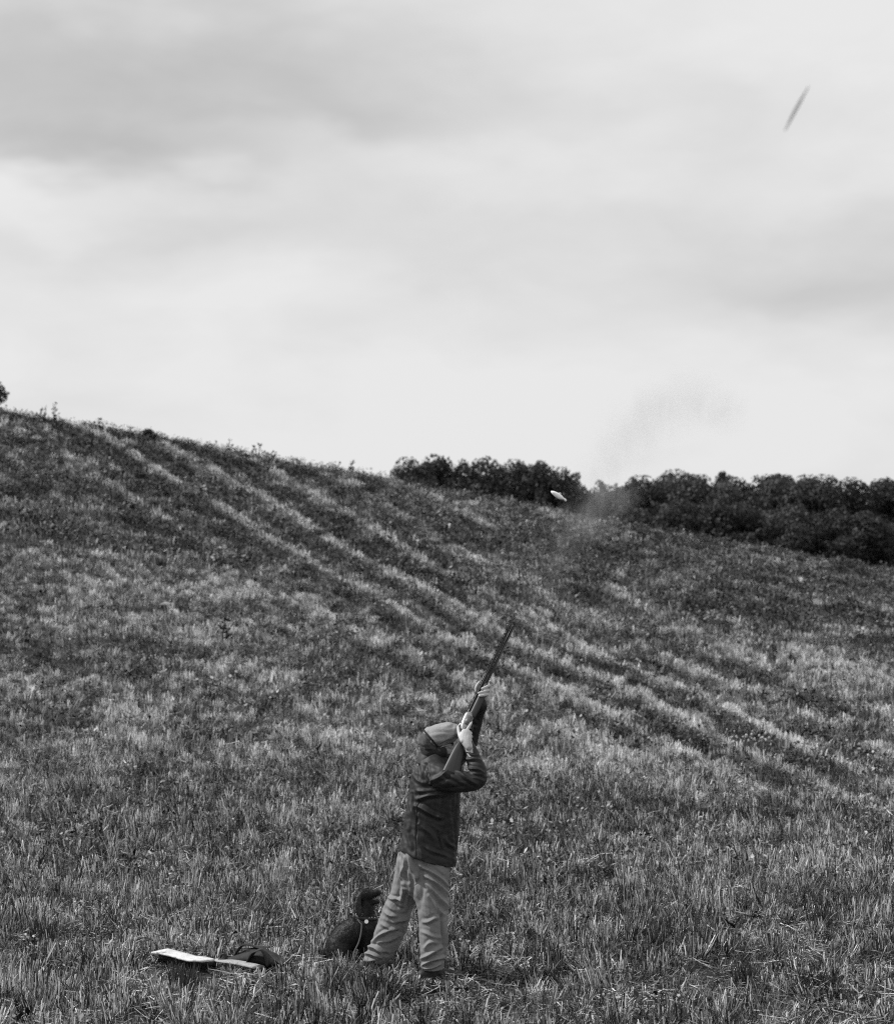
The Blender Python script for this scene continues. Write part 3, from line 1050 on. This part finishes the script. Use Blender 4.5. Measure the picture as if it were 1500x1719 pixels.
folds(trousers, [
    (683, 1434, 700, 1472, 4.5, .020), (700, 1472, 698, 1520, 4.5, .018), (706, 1452, 752, 1486, 3.2, .014), (712, 1468, 752, 1500, 3.2, .013), (714, 1484, 754, 1522, 3.4, .014), (720, 1504, 744, 1534, 3, .010),
    (704, 1609, 742, 1592, 3, .012), (706, 1621, 744, 1606, 2.6, .013), (709, 1627, 738, 1620, 2.2, .010), (742, 1536, 744, 1602, 2.0, -.009), (748, 1534, 750, 1600, 2.4, .007), (710, 1548, 734, 1542, 3, .009), (708, 1566, 738, 1574, 3, .007), (712, 1590, 730, 1580, 3, .008),
    (670, 1438, 684, 1480, 3.0, -.010), (677, 1440, 676, 1484, 3.0, .014), (676, 1484, 674, 1522, 3.4, .014), (654, 1506, 674, 1512, 2.6, .015), (652, 1514, 674, 1526, 3.4, -.015), (647, 1532, 672, 1540, 3.2, .012), (664, 1548, 684, 1538, 4.2, .015), (640, 1552, 668, 1560, 3, .009),
    (624, 1579, 662, 1558, 2.6, .013), (634, 1582, 672, 1572, 3.4, .007), (618, 1587, 644, 1599, 2.6, .016), (612, 1600, 640, 1606, 2.4, .014), (609, 1609, 634, 1612, 2.0, .012), (616, 1594, 650, 1604, 2.4, -.012)],
    .0055, (13, 13, 8), 1, 1.65)

# ---- jacket
bm = bmesh.new()
loft(bm, [S(717.5, 1443, 0, .188, .172), S(719, 1432, 0, .186, .165), S(722, 1405, 0, .184, .15), S(725.5, 1370, 0, .18, .15), S(729, 1340, 0, .17, .155), S(731, 1315, .01, .165, .17),
          S(730, 1295, .02, .155, .165), S(727, 1281, .025, .12, .13), S(722, 1270, .03, .09, .10)], 28, 4, False)
loft(bm, [S(730, 1303, -.10, .095, .08), S(752, 1308, -.165, .084), S(777, 1312, -.195, .071), S(798, 1310, -.205, .061), S(802.5, 1299, -.195, .057), S(798, 1283, -.16, .053), S(791.5, 1267, -.118, .048), S(786.5, 1256, -.098, .047)], 20, 4)
loft(bm, [S(735, 1292, .12, .09), S(762, 1272, .2, .078), S(782, 1249, .225, .068), S(789, 1232, .22, .06), S(797, 1206, .2, .055), GS(806, 1184, .06, .046)], 18, 4)
jk = fuse('jacket', bm, .005, 5, M['jacket'], person)
# the hem dips to the right, as the coat hangs open at the front
co, no = vn(jk.data)
u, v = unL(co)
k_ = ss(1400, 1445, v) * (np.abs(co[:, 1]) < .3)
co[:, 2] -= k_ * np.minimum(np.tanh((u - 716) / 26) * .032, .014)
co[:, 2] -= k_ * .018 * np.sin((u - 690) / 9.0) * .4
setco(jk.data, co)
folds(jk, [
    (691, 1333, 699, 1380, 2.2, -.013), (695, 1353, 740, 1372, 3.6, .014), (700, 1341, 745, 1332, 3.6, .013), (698, 1326, 735, 1330, 3.4, .009), (717, 1284, 719, 1313, 2.2, -.011), (722, 1312, 758, 1291, 4, .013), (758, 1291, 800, 1315, 3, .014),
    (735, 1321, 790, 1322, 3.6, -.006), (736, 1396, 740, 1432, 1.8, -.008), (747, 1408, 762, 1424, 3, .011), (705, 1382, 730, 1412, 4.2, .009), (694, 1400, 712, 1438, 3.8, .008), (742, 1338, 735, 1372, 3, .009), (755, 1345, 752, 1395, 3.0, .009),
    (766, 1336, 764, 1440, 2.0, -.008), (738, 1300, 775, 1318, 3, -.008), (780, 1272, 806, 1277, 2.4, .010), (780, 1286, 811, 1297, 2.6, .013), (786, 1296, 812, 1308, 2.4, -.010), (784, 1264, 802, 1268, 2.0, .007),
    (716, 1298, 723, 1320, 1.3, -.007), (723, 1320, 738, 1327, 1.3, -.006), (703, 1335, 698, 1440, 1.2, -.005), (697, 1272, 700, 1310, 3, .008), (706, 1278, 709, 1306, 2.6, .007), (690, 1300, 712, 1316, 3, .007), (684, 1380, 690, 1424, 3, .007), (710, 1420, 752, 1440, 3, .007), (788, 1205, 800, 1212, 2.4, .009), (786, 1218, 797, 1222, 2.4, .009)],
    .0062, (10, 10, 14), 2, 1.25)
# hem band, collar, pocket flap
bm = bmesh.new()
loft(bm, [S(709, 1283, .03, .080, .10), S(710, 1277, .03, .074, .094), S(713, 1270, .03, .068, .088)], 24, 3, False, open_ends=True)
col = bm_obj('collar', bm, M['jacket'], person)
md = col.modifiers.new('thick', 'SOLIDIFY'); md.thickness = .008
co, no = vn(col.data)
co[:, 0] += .035
setco(col.data, co)


def front_pocket():
    b = bmesh.new()
    pts = [(737, 1398), (757, 1402), (756, 1411), (736, 1407)]
    lo = [b.verts.new(L(x, y, -.158 + (.030 if x > 750 else .006))) for x, y in pts]
    hi = [b.verts.new(L(x, y, -.168 + (.030 if x > 750 else .006))) for x, y in pts]
    b.faces.new(hi); b.faces.new(lo[::-1])
    for i in range(4):
        b.faces.new((lo[i], lo[(i + 1) % 4], hi[(i + 1) % 4], hi[i]))
    bm_obj('pocket_flap', b, M['jacket'], person, smooth=False)


# ---- cap: big pale top, darker back gathered by a strap
bm = bmesh.new()
R_ = Matrix.Rotation(math.radians(-24), 3, 'Y')
ellipsoid(bm, L(735, 1236.5, .03), (.105, .105, .082), R_)
ellipsoid(bm, L(750, 1231, .03), (.078, .10, .074), R_)
loft(bm, [S(722, 1232, .03, .05, .07), S(745, 1232, .03, .075, .10), S(763, 1228, .03, .052, .085)], 18, 3)
cap = fuse('cap', bm, .005, 5, M['cap'], person)
folds(cap, [(722, 1222, 764, 1216, 2.6, .004), (720, 1232, 764, 1226, 2.4, -.004), (728, 1246, 762, 1236, 3, .005), (764, 1216, 766, 1236, 1.6, -.004), (736, 1250, 756, 1244, 2, -.005)], .0025, (20, 20, 20), 3)
bm = bmesh.new()
ellipsoid(bm, L(722, 1245, .03), (.074, .094, .078), Matrix.Rotation(math.radians(-42), 3, 'Y'))
ellipsoid(bm, L(727, 1252, .03), (.062, .088, .05), Matrix.Rotation(math.radians(-10), 3, 'Y'))
capb = fuse('cap_back', bm, .005, 4, M['cap_dark'], person)
folds(capb, [(708, 1236, 724, 1254, 2.2, .006), (706, 1246, 716, 1260, 2.0, .006), (716, 1234, 732, 1256, 2, -.005), (712, 1256, 734, 1260, 2, .005)], .003, (24, 24, 24), 4)
bm = bmesh.new()
ring = []
c0, ax = Vector(L(726, 1242, .03)), Vector((math.cos(math.radians(42)), 0, math.sin(math.radians(42))))
b_, a_ = Vector((0, 1, 0)), Vector((math.sin(math.radians(42)), 0, -math.cos(math.radians(42))))
prev = None
rs = []
for i in range(40):
    t = 2 * math.pi * i / 40
    rad = a_ * math.cos(t) * .084 + b_ * math.sin(t) * .102
    rn = rad.normalized()
    rs.append([bm.verts.new(c0 + rad * q + ax * w) for q, w in ((1.0, -.006), (1.0, .006), (1.05, .006), (1.05, -.006))])
for i in range(40):
    A_, B_ = rs[i], rs[(i + 1) % 40]
    for j in range(4):
        bm.faces.new((A_[j], A_[(j + 1) % 4], B_[(j + 1) % 4], B_[j]))
bm_obj('cap_strap', bm, M['strap'], person)
bm = bmesh.new()      # peak
loft(bm, [S(758, 1236, .05, .035, .085), S(766, 1230, .06, .03, .078), S(770.5, 1226, .065, .022, .06)], 18, 3)
pk = fuse('cap_peak', bm, .005, 2, M['cap'], person)

# ---- glasses
bm = bmesh.new()
loft(bm, [S(738, 1255, -.062, .0025), S(746, 1252.5, -.058, .0025), S(752, 1254, -.04, .0025), S(756, 1257, -.02, .0025)], 6, 3)
gl = bm_obj('eyeglasses', bm, M['steel'], person)
bm = bmesh.new()
ellipsoid(bm, L(760, 1247, .0), (.006, .022, .02), None, 12, 8)
bm_obj('lens', bm, M['glass'], gl)


# ---- boots
def boot(px, py, Y, ang, lean):
    b = bmesh.new()
    x, y, z = L(px, py, Y)
    dx, dy = math.cos(ang), math.sin(ang)
    z = 0.0
    loft(b, [(x + lean, y, z + .17, .05, .052), (x + lean * .5, y, z + .11, .053, .055), (x + dx * .01, y + dy * .01, z + .05, .06, .06)], 14, 3)
    pr = Vector((-dy, dx, 0))
    loft(b, [(x - dx * .07, y - dy * .07, z + .05, .045, .04), (x + dx * .02, y + dy * .02, z + .055, .05, .048), (x + dx * .12, y + dy * .12, z + .045, .04, .05), (x + dx * .2, y + dy * .2, z + .035, .028, .04)], 14, 3, ref=tuple(pr))
    bt = fuse('boot', b, .007, 4, M['boot'], person)
    s = bmesh.new()
    loft(s, [(x - dx * .09, y - dy * .09, z + .012, .016, .042), (x + dx * .03, y + dy * .03, z + .012, .016, .05), (x + dx * .14, y + dy * .14, z + .012, .016, .052), (x + dx * .215, y + dy * .215, z + .016, .014, .034)], 14, 3, ref=tuple(pr))
    bm_obj('sole', s, M['sole'], bt)


boot(727, 1640, -.1, math.radians(12), 0)
boot(626, 1624, .25, math.radians(35), .06)

# ------------------------------------------------------------------ the gun
breech = Vector(L(*BR)) + person.location
gun = empty('shotgun', breech)
# local axes: X along the barrels, Z up over the rib, Y to the far side
upi = Vector((-.893, 0, .449))
gz_ = (upi - AX * upi.dot(AX)).normalized()
gy_ = gz_.cross(AX)
gun.rotation_mode = 'QUATERNION'
gun.rotation_quaternion = Matrix((AX, gy_, gz_)).transposed().to_quaternion()
tag(gun, 'over and under shotgun raised by the shooter, pointing up right', 'shotgun')


def tube(parent, name, pts, mat, n=14, k=1, ref=(0, 0, 1)):
    b = bmesh.new()
    loft(b, pts, n, k, False, ref)
    return bm_obj(name, b, mat, parent)


GL = .83
for z0 in (.0095, -.0115):
    br_ = tube(gun, 'barrel', [(.06, 0, z0, .0125, .0125), (.12, 0, z0, .011, .011), (.4, 0, z0, .0098, .0098), (GL, 0, z0, .0093, .0093)], M['steel_dark'])
    b = bmesh.new()
    loft(b, [(GL - .02, 0, z0, .008, .008), (GL + .0015, 0, z0, .008, .008)], 14, 1, False, (0, 0, 1))
    bm_obj('bore', b, M['black'], br_)


def boxm(parent, name, x0, x1, y0, y1, z0, z1, mat, bev=.002):
    b = bmesh.new()
    bmesh.ops.create_cube(b, size=1, matrix=Matrix.Translation(((x0 + x1) / 2, (y0 + y1) / 2, (z0 + z1) / 2)) @ Matrix.Diagonal((x1 - x0, y1 - y0, z1 - z0, 1)))
    bmesh.ops.bevel(b, geom=b.edges[:], offset=bev, segments=2, affect='EDGES')
    return bm_obj(name, b, mat, parent)


rib = boxm(gun, 'rib', .06, GL, -.0045, .0045, .0225, .0262, M['steel_dark'], .0008)
for i in range(20):
    boxm(rib, 'rib_post', .1 + i * .036, .108 + i * .036, -.003, .003, .0178, .0226, M['steel_dark'], .0005)
b = bmesh.new()
ellipsoid(b, (GL - .006, 0, .0285), (.003, .003, .003), None, 8, 6)
bm_obj('bead', b, M['tagm'], gun)
b = bmesh.new()      # receiver
loft(b, [(-.03, 0, -.012, .024, .017), (.0, 0, -.006, .031, .0195), (.06, 0, -.004, .033, .021), (.085, 0, -.004, .031, .021)], 20, 3, True, (0, 1, 0))
rec = fuse('receiver', b, .0035, 2, M['steel'], gun)
boxm(rec, 'side_plate', .0, .07, -.0235, -.0215, -.03, .006, M['plate'], .0008)
boxm(rec, 'top_lever', -.035, .02, -.005, .005, .024, .032, M['steel'], .002)
tube(gun, 'trigger_guard', [(.035, 0, -.034, .003, .005), (.01, 0, -.058, .003, .005), (-.025, 0, -.060, .003, .005), (-.045, 0, -.036, .003, .005)], M['steel_dark'], 8, 4)
tube(gun, 'trigger', [(-.002, 0, -.03, .003, .003), (.0, 0, -.045, .0025, .003), (.006, 0, -.053, .002, .003)], M['steel'], 8, 3)
b = bmesh.new()      # fore-end
loft(b, [(.085, 0, -.020, .024, .020), (.16, 0, -.022, .026, .022), (.27, 0, -.022, .025, .022), (.335, 0, -.020, .020, .019)], 18, 3, True, (0, 1, 0))
bm_obj('fore_end', b, M['wood'], gun)
b = bmesh.new()      # stock
loft(b, [(-.015, 0, -.014, .025, .018), (-.06, 0, -.028, .021, .017), (-.10, 0, -.045, .023, .018), (-.15, 0, -.040, .034, .021), (-.22, 0, -.046, .045, .023), (-.31, 0, -.056, .056, .024), (-.365, 0, -.062, .062, .024)], 20, 4, False, (0, 1, 0))
loft(b, [(-.055, 0, -.03, .018, .016), (-.085, 0, -.065, .02, .017), (-.10, 0, -.092, .019, .017)], 14, 3, True, (0, 1, 0))
fuse('stock', b, .004, 3, M['wood'], gun)
b = bmesh.new()
loft(b, [(-.362, 0, -.062, .063, .0255), (-.385, 0, -.064, .061, .0245)], 18, 2, True, (0, 1, 0))
bm_obj('butt_pad', b, M['strap'], gun)

# ------------------------------------------------------------------ the dog
DD = 15.6
DX = (590 - 750) * DD / F
DZ = float(gz(DX, DD))
dog = empty('dog', (DX, DD, DZ))
tag(dog, 'black spaniel sitting behind the shooter, looking up with open mouth', 'dog')


def D(px, py, Y=0.0):
    d = DD + Y
    return ((px - 750) * d / F - DX, Y, CZ + (HZ - py) * d / F - DZ)


def DS(px, py, Y, rx, ry=None):
    return D(px, py, Y) + (rx, rx if ry is None else ry)


bm = bmesh.new()
ellipsoid(bm, D(612, 1500.5, 0), (.036, .044, .034))      # brow
loft(bm, [DS(562, 1600, 0, .06, .08), DS(566, 1590, 0, .085, .10), DS(577, 1578, 0, .098, .105), DS(592, 1566, 0, .10, .10), DS(606, 1557, 0, .098, .095), DS(613, 1547, 0, .074, .076), DS(615.5, 1534, 0, .053, .058), DS(614, 1518, 0, .047, .052)], 20, 4)
loft(bm, [DS(619, 1552, 0, .07, .08), DS(618, 1570, 0, .066, .075), DS(612, 1588, 0, .05, .06)], 16, 3)          # chest
loft(bm, [DS(603, 1508, 0, .040, .046), DS(609, 1504, 0, .052, .053), DS(616, 1503, 0, .046, .046), DS(621, 1502, 0, .034, .036), DS(627, 1500, 0, .027, .031), DS(633, 1498.5, 0, .024, .028), DS(635, 1498.2, 0, .021, .024)], 16, 4)
loft(bm, [DS(617, 1509, 0, .028, .032), DS(624, 1514, 0, .018, .024), DS(630, 1515, 0, .012, .02), DS(635.5, 1513.5, 0, .009, .015)], 12, 3)       # lower jaw
for sY in (-1, 1):
    loft(bm, [DS(566, 1582, sY * .075, .05, .03), DS(570, 1594, sY * .085, .068, .045), DS(580, 1606, sY * .09, .045, .04), DS(592, 1616, sY * .09, .024, .028), DS(604, 1618, sY * .09, .02, .026)], 14, 3)
    loft(bm, [DS(617, 1560, sY * .055, .045, .04), DS(617, 1582, sY * .055, .032), DS(616, 1602, sY * .055, .022), DS(617, 1615, sY * .055, .02), DS(624, 1618, sY * .055, .018, .022)], 12, 3)
loft(bm, [DS(558, 1604, 0, .03), DS(549, 1602, .01, .022), DS(540, 1598, .02, .018), DS(533, 1594, .03, .010)], 10, 3)
dbody = fuse('body', bm, .0055, 3, M['dog'], dog, .4)
co, no = vn(dbody.data)
wv = np.array([noise.noise(Vector(c) * 34) + .6 * noise.noise(Vector(c) * 70) for c in co])
setco(dbody.data, co + no * (wv * .0028)[:, None])
for sY in (-1, 1):
    bm = bmesh.new()
    loft(bm, [DS(605, 1500, sY * .048, .012, .012), DS(602, 1508, sY * .058, .018, .010), DS(600.5, 1519, sY * .062, .022, .009), DS(602, 1530, sY * .060, .022, .009), DS(603.5, 1538, sY * .056, .012, .007)], 14, 4)
    ear = bm_obj('ear', bm, M['dog_ear'], dog)
    co, no = vn(ear.data)
    wv = np.array([noise.noise(Vector(c) * 45) for c in co])
    setco(ear.data, co + no * (wv * .004)[:, None])
    bm = bmesh.new()
    ellipsoid(bm, D(614.5, 1498.8, sY * .041), (.0075, .006, .007), None, 10, 8)
    bm_obj('eye', bm, M['glass'], dog)
bm = bmesh.new()
ellipsoid(bm, D(637.5, 1495.5, 0), (.009, .013, .009), None, 10, 8)
bm_obj('nose', bm, M['glass'], dog)
bm = bmesh.new()
loft(bm, [DS(622, 1508, 0, .006, .014), DS(629, 1509, 0, .005, .013), DS(634, 1507.5, 0, .004, .010)], 8, 3)
bm_obj('tongue', bm, M['tongue'], dog)


def fur(o, n, ln, w, parent, seed, down=.6):
    """short coat: thin hairs combed down the surface"""
    me = o.data
    co, no = vn(me)
    g = np.random.default_rng(seed)
    k = g.choice(len(co), min(n, len(co)), replace=False)
    P, N_ = co[k], no[k]
    t = np.array([-.35, 0, -1.0]) - N_ * (N_ @ np.array([-.35, 0, -1.0]))[:, None]
    d = N_ * .36 + t * down + g.normal(0, .22, P.shape)
    d /= np.linalg.norm(d, axis=1)[:, None]
    s = np.cross(d, g.normal(size=P.shape))
    s /= np.linalg.norm(s, axis=1)[:, None]
    l_ = (ln * g.uniform(.5, 1.4, len(k)))[:, None]
    V = np.stack([P - s * w - N_ * .001, P + s * w - N_ * .001, P + d * l_], 1).reshape(-1, 3)
    m2 = bpy.data.meshes.new('coat')
    m2.from_pydata(V.tolist(), [], np.arange(len(V)).reshape(-1, 3).tolist())
    f = link('coat', m2, M['dog'], parent, smooth=False)
    f['kind'] = 'stuff'


fur(dbody, 26000, .016, .0007, dog, 5)

# collar, tag
bm = bmesh.new()
cc, cax = Vector(D(615.5, 1540, 0)), Vector((.12, 0, 1)).normalized()
e1 = Vector((1, 0, -.12)).normalized()
rs = []
for i in range(36):
    t = 2 * math.pi * i / 36
    rad = e1 * math.cos(t) * .072 + Vector((0, 1, 0)) * math.sin(t) * .073
    rs.append([bm.verts.new(cc + rad * q + cax * w) for q, w in ((1.0, -.011), (1.0, .011), (1.05, .011), (1.05, -.011))])
for i in range(36):
    for j in range(4):
        bm.faces.new((rs[i][j], rs[i][(j + 1) % 4], rs[(i + 1) % 36][(j + 1) % 4], rs[(i + 1) % 36][j]))
colr = bm_obj('collar', bm, M['collar'], dog)
bm = bmesh.new()
bmesh.ops.create_cone(bm, cap_ends=True, segments=24, radius1=.0135, radius2=.0135, depth=.003, matrix=Matrix.Translation(D(615, 1547, -.09)) @ Matrix.Rotation(math.radians(78), 4, 'X'))
bm_obj('name_tag', bm, M['tagm'], colr, smooth=False)
for i, (px, py) in enumerate(((620, 1541), (624.5, 1540), (629, 1540.5))):
    bm = bmesh.new()
    yy = -math.sqrt(max(.0004, .073 ** 2 - ((px - 615.5) / 245) ** 2))
    ellipsoid(bm, D(px, py, yy - .002), (.0032, .003, .0032), None, 8, 6)
    bm_obj('stud', bm, M['tagm'], colr)
# lead: hangs from the collar to the grass
bm = bmesh.new()
loft(bm, [DS(600.5, 1543, -.05, .0035), DS(604, 1549, -.088, .0035), DS(607, 1552, -.100, .0045), DS(606, 1566, -.13, .005), DS(602, 1582, -.16, .005), DS(595, 1597, -.2, .005), DS(590, 1614, -.24, .005), DS(580, 1622, -.26, .005)], 8, 4)
ld = bm_obj('dog_lead', bm, M['cord'])
ld.location = dog.location
tag(ld, 'thin slack lead hanging from the collar of the black dog', 'lead')

# ------------------------------------------------------------------ gun slip on the grass
def onp(px, py, h):
    d = (CZ - h) * F / (py - HZ)
    return Vector(((px - 750) * d / F, d, h))


SX, SY = onp(400, 1618, .02).x, onp(400, 1618, .02).y
slip = empty('gun_slip', (SX, SY, float(gz(SX, SY))))
tag(slip, 'open gun slip with pale lining and dark straps lying in the stubble', 'gun slip')
SO = slip.location.copy()


def slab(name, top, h, th, mat, parent, wav=.008):
    """flat soft panel from an outline of (px, py, height) points"""
    b = bmesh.new()
    up = [b.verts.new(onp(x, y, hh) - SO) for x, y, hh in top]
    fc = b.faces.new(up)
    r = bmesh.ops.triangulate(b, faces=[fc])
    bmesh.ops.subdivide_edges(b, edges=b.edges[:], cuts=3, use_grid_fill=True)
    for v in b.verts:
        v.co.z += wav * noise.noise(v.co * 11)
    o = bm_obj(name, b, mat, parent)
    if o.data.polygons[0].normal.z < 0:
        o.data.flip_normals()
    md = o.modifiers.new('t', 'SOLIDIFY')
    md.thickness = th
    md.offset = -1
    return o


HP = .085
slab('lining_panel', [(254, 1597.5, HP), (268, 1594.5, HP), (282, 1593.2, HP + .01), (297, 1595.5, HP), (312, 1599.5, HP + .01), (330, 1603.5, HP), (346, 1606.5, HP), (361, 1610.3, HP - .01),
                       (359, 1611.8, HP - .01), (340, 1612.2, HP), (318, 1611, HP), (300, 1607.5, HP), (280, 1602, HP), (263, 1599, HP)], HP, .012, M['canvas'], slip)
slab('outer_panel', [(252, 1598, .06), (268, 1594, .06), (282, 1593, .06), (300, 1597, .06), (330, 1604, .06), (363, 1611, .05), (360, 1613.6, .05), (330, 1614.5, .055), (300, 1611, .055), (278, 1606, .055), (260, 1601, .06)], .06, .03, M['canvas_dark'], slip)


def SP(px, py, d, r, r2=None):
    p = at(px, py, d - .50) - SO
    return (p.x, p.y, p.z, r, r if r2 is None else r2)


bm = bmesh.new()
loft(bm, [SP(362, 1611, 15.95, .008, .02), SP(374, 1613, 15.9, .010, .05), SP(392, 1615, 15.86, .013, .06), (SP(414, 1619, 15.8, .015, .06)), SP(432, 1623.5, 15.72, .016, .05)], 14, 4, ref=(0, 1, 0))
roll = bm_obj('rolled_cuff', bm, M['cuff'], slip)
bm = bmesh.new()
ellipsoid(bm, tuple(Vector(SP(437, 1625, 15.71, 0)[:3])), (.035, .05, .020), None, 14, 10)
bm_obj('cuff_end', bm, M['canvas_dark'], slip)
bm = bmesh.new()
loft(bm, [SP(388, 1612, 15.98, .025, .06), SP(404, 1609, 15.98, .04, .09), SP(424, 1607, 15.98, .06, .12), SP(444, 1610, 15.96, .058, .13), SP(462, 1615, 15.92, .035, .11), SP(480, 1619.5, 15.88, .014, .05)], 18, 4)
bd = fuse('dark_body', bm, .008, 3, M['canvas_dark'], slip)
co, no = vn(bd.data)
wv = np.array([noise.noise(Vector(c) * 14) for c in co])
setco(bd.data, co + no * (wv * .010)[:, None])


def webbing(name, pts, w, th=.004):
    """flat strap: w wide along depth"""
    b = bmesh.new()
    s = catmull([tuple(at(px, py, d - .52) - SO) for px, py, d in pts], 6)
    rows = []
    for i, c in enumerate(s):
        c = Vector(c)
        off = Vector((0.25, 1, 0.1 * math.sin(i * .5))).normalized() * (w / 2)
        rows.append((b.verts.new(c - off), b.verts.new(c + Vector((0, 0, .004))), b.verts.new(c + off)))
    for a, c in zip(rows, rows[1:]):
        b.faces.new((a[0], a[1], c[1], c[0])); b.faces.new((a[1], a[2], c[2], c[1]))
    o = bm_obj(name, b, M['canvas_dark'], slip)
    md = o.modifiers.new('t', 'SOLIDIFY'); md.thickness = th
    return o


webbing('strap', [(393, 1605, 16.0), (399, 1596, 16.0), (406, 1587, 16.0), (414, 1585, 16.02), (428, 1588, 16.02), (442, 1591, 16.0), (455, 1601, 15.95), (466, 1611, 15.9), (477, 1619, 15.86)], .075)
webbing('strap', [(414, 1619, 15.85), (419, 1608, 15.85), (427, 1598, 15.84), (437, 1593.5, 15.84), (444, 1598, 15.84), (449, 1609, 15.84), (451, 1622, 15.83)], .085)
webbing('strap', [(368, 1610, 15.93), (372, 1603, 15.93), (377, 1601, 15.93), (380, 1606, 15.93), (379, 1613, 15.92)], .04)
bm = bmesh.new()
loft(bm, [SP(409, 1594.6, 15.93, .004), SP(419, 1595.6, 15.93, .004)], 8, 1)
bm_obj('buckle', bm, M['cord'], slip)

# ------------------------------------------------------------------ in the air: clay target and shot wad
p = at(1336, 182, 5.1)
b = bmesh.new()
prof_c = [(.0, .0050), (.022, .0052), (.030, .0040), (.038, .0030), (.044, .0012), (.053, .0008), (.0555, -.0006), (.053, -.0020), (.042, -.0022), (.030, -.0036), (.0, -.0042)]
rg = []
for r, z in prof_c:
    z *= .65
    rg.append([b.verts.new((r * math.cos(2 * math.pi * i / 40), r * math.sin(2 * math.pi * i / 40), z)) for i in range(40)] if r > 0 else [b.verts.new((0, 0, z))])
for A_, B_ in zip(rg, rg[1:]):
    for i in range(40):
        j = (i + 1) % 40
        if len(A_) == 1: b.faces.new((A_[0], B_[i], B_[j]))
        elif len(B_) == 1: b.faces.new((A_[i], B_[0], A_[j]))
        else: b.faces.new((A_[i], B_[i], B_[j], A_[j]))
clay = bm_obj('clay_target', b, M['clay'])
clay.location = p
tag(clay, 'thin grey clay target high in the sky at upper right, edge on', 'clay target')
ln = Vector((43, 0, 80)).normalized()               # line of the disc's edge in the picture
vw = (Vector(p) - Vector((0, 0, CZ))).normalized()
nn = ln.cross(vw).normalized()
nn = (nn * math.cos(math.radians(1.5)) - vw * math.sin(math.radians(1.5))).normalized()
x_ = ln
y_ = nn.cross(x_).normalized()
clay.rotation_mode = 'QUATERNION'
clay.rotation_quaternion = Matrix((y_.cross(nn), y_, nn)).transposed().to_quaternion()

p = at(936, 832, 13.0)
wad = empty('shot_wad', p)
tag(wad, 'small white plastic shot wad flying in front of the dark trees', 'wad')
dv = Vector((27, 0, -17)).normalized()
wad.rotation_mode = 'QUATERNION'
wad.rotation_quaternion = dv.to_track_quat('X', 'Z')
b = bmesh.new()
loft(b, [(-.045, 0, 0, .003, .004), (-.036, 0, 0, .009, .010), (-.015, 0, 0, .0135, .013), (.01, 0, 0, .0145, .013), (.026, 0, 0, .011, .011), (.03, 0, .0, .008, .008)], 14, 4)
bm_obj('cup', b, M['white'], wad)
b = bmesh.new()
loft(b, [(.024, 0, .003, .005, .006), (.038, 0, .003, .005, .006), (.049, 0, .001, .0065, .007), (.052, 0, 0, .006, .006)], 12, 3)
bm_obj('base', b, M['white'], wad)
b = bmesh.new()
loft(b, [(-.004, 0, .010, .004, .005), (.002, 0, .017, .003, .004), (.008, 0, .021, .0015, .003)], 8, 3)
bm_obj('petal', b, M['white'], wad)


# ------------------------------------------------------------------ gun smoke drifting from the muzzle
def smoke():
    d0 = 17.5
    path = [(925, 1000, 55), (950, 930, 75), (985, 865, 85), (1020, 815, 85), (1060, 770, 95), (1120, 700, 120), (1200, 670, 100)]
    c = at(1030, 830, d0)
    b = bmesh.new()
    loft(b, [tuple(at(x, y, d0) - c) + (r * d0 / F * 1.15, .55) for x, y, r in path], 14, 3)
    m = bpy.data.materials.new('gun_smoke')
    m.use_nodes = True
    k = NT(m.node_tree)
    co = k.n('ShaderNodeTexCoord').outputs['Object']
    nz = k.n('ShaderNodeTexNoise', {'Vector': k.n('ShaderNodeMapping', {'Vector': co, 'Rotation': (0, math.radians(35), .06), 'Scale': (1.6, 1.2, .75)}).outputs[0],
                                    'Scale': 3.0, 'Detail': 4.0, 'Roughness': .5, 'Distortion': 1.0}).outputs['Fac']
    sw = k.vm('SCALE', k.vm('SUBTRACT', k.n('ShaderNodeTexNoise', {'Vector': co, 'Scale': 3.0, 'Detail': 2.0}).outputs['Color'], (.5, .5, .5)).outputs[0])
    sw.inputs['Scale'].default_value = .25
    cw = k.vm('ADD', co, sw.outputs[0]).outputs[0]
    tot = None
    for (x, y, rx, rz, a) in ((925, 985, 40, 60, .12), (950, 925, 44, 60, .32), (985, 868, 52, 60, .65), (1025, 835, 60, 42, .85), (1000, 795, 50, 45, 1.1), (1040, 750, 65, 65, 1.1), (1095, 705, 90, 60, 1.0), (1150, 670, 95, 55, .9), (1205, 690, 60, 55, .7)):
        q = at(x, y, d0) - c
        rel = k.vm('MULTIPLY', k.vm('SUBTRACT', cw, tuple(q)).outputs[0], (F / d0 / rx, 1 / .42, F / d0 / rz)).outputs[0]
        v = k.mr(k.vm('LENGTH', rel).outputs['Value'], 0.0, 1.15, a, 0.0)
        tot = v if tot is None else k.m('ADD', tot, v)
    den = k.m('MULTIPLY', tot, k.mr(nz, .32, .70, 0.05, 1.0))
    den = k.m('MULTIPLY', den, SMOKE)
    vol = k.n('ShaderNodeVolumePrincipled', {'Color': g3(.72), 'Density': den, 'Anisotropy': .2})
    o = k.n('ShaderNodeOutputMaterial')
    k.t.links.new(vol.outputs[0], o.inputs['Volume'])
    s = bm_obj('smoke', b, m)
    s.location = c
    tag(s, 'thin grey gun smoke drifting up past the trees', 'smoke', kind='stuff')


SMOKE = 1.05
smoke()
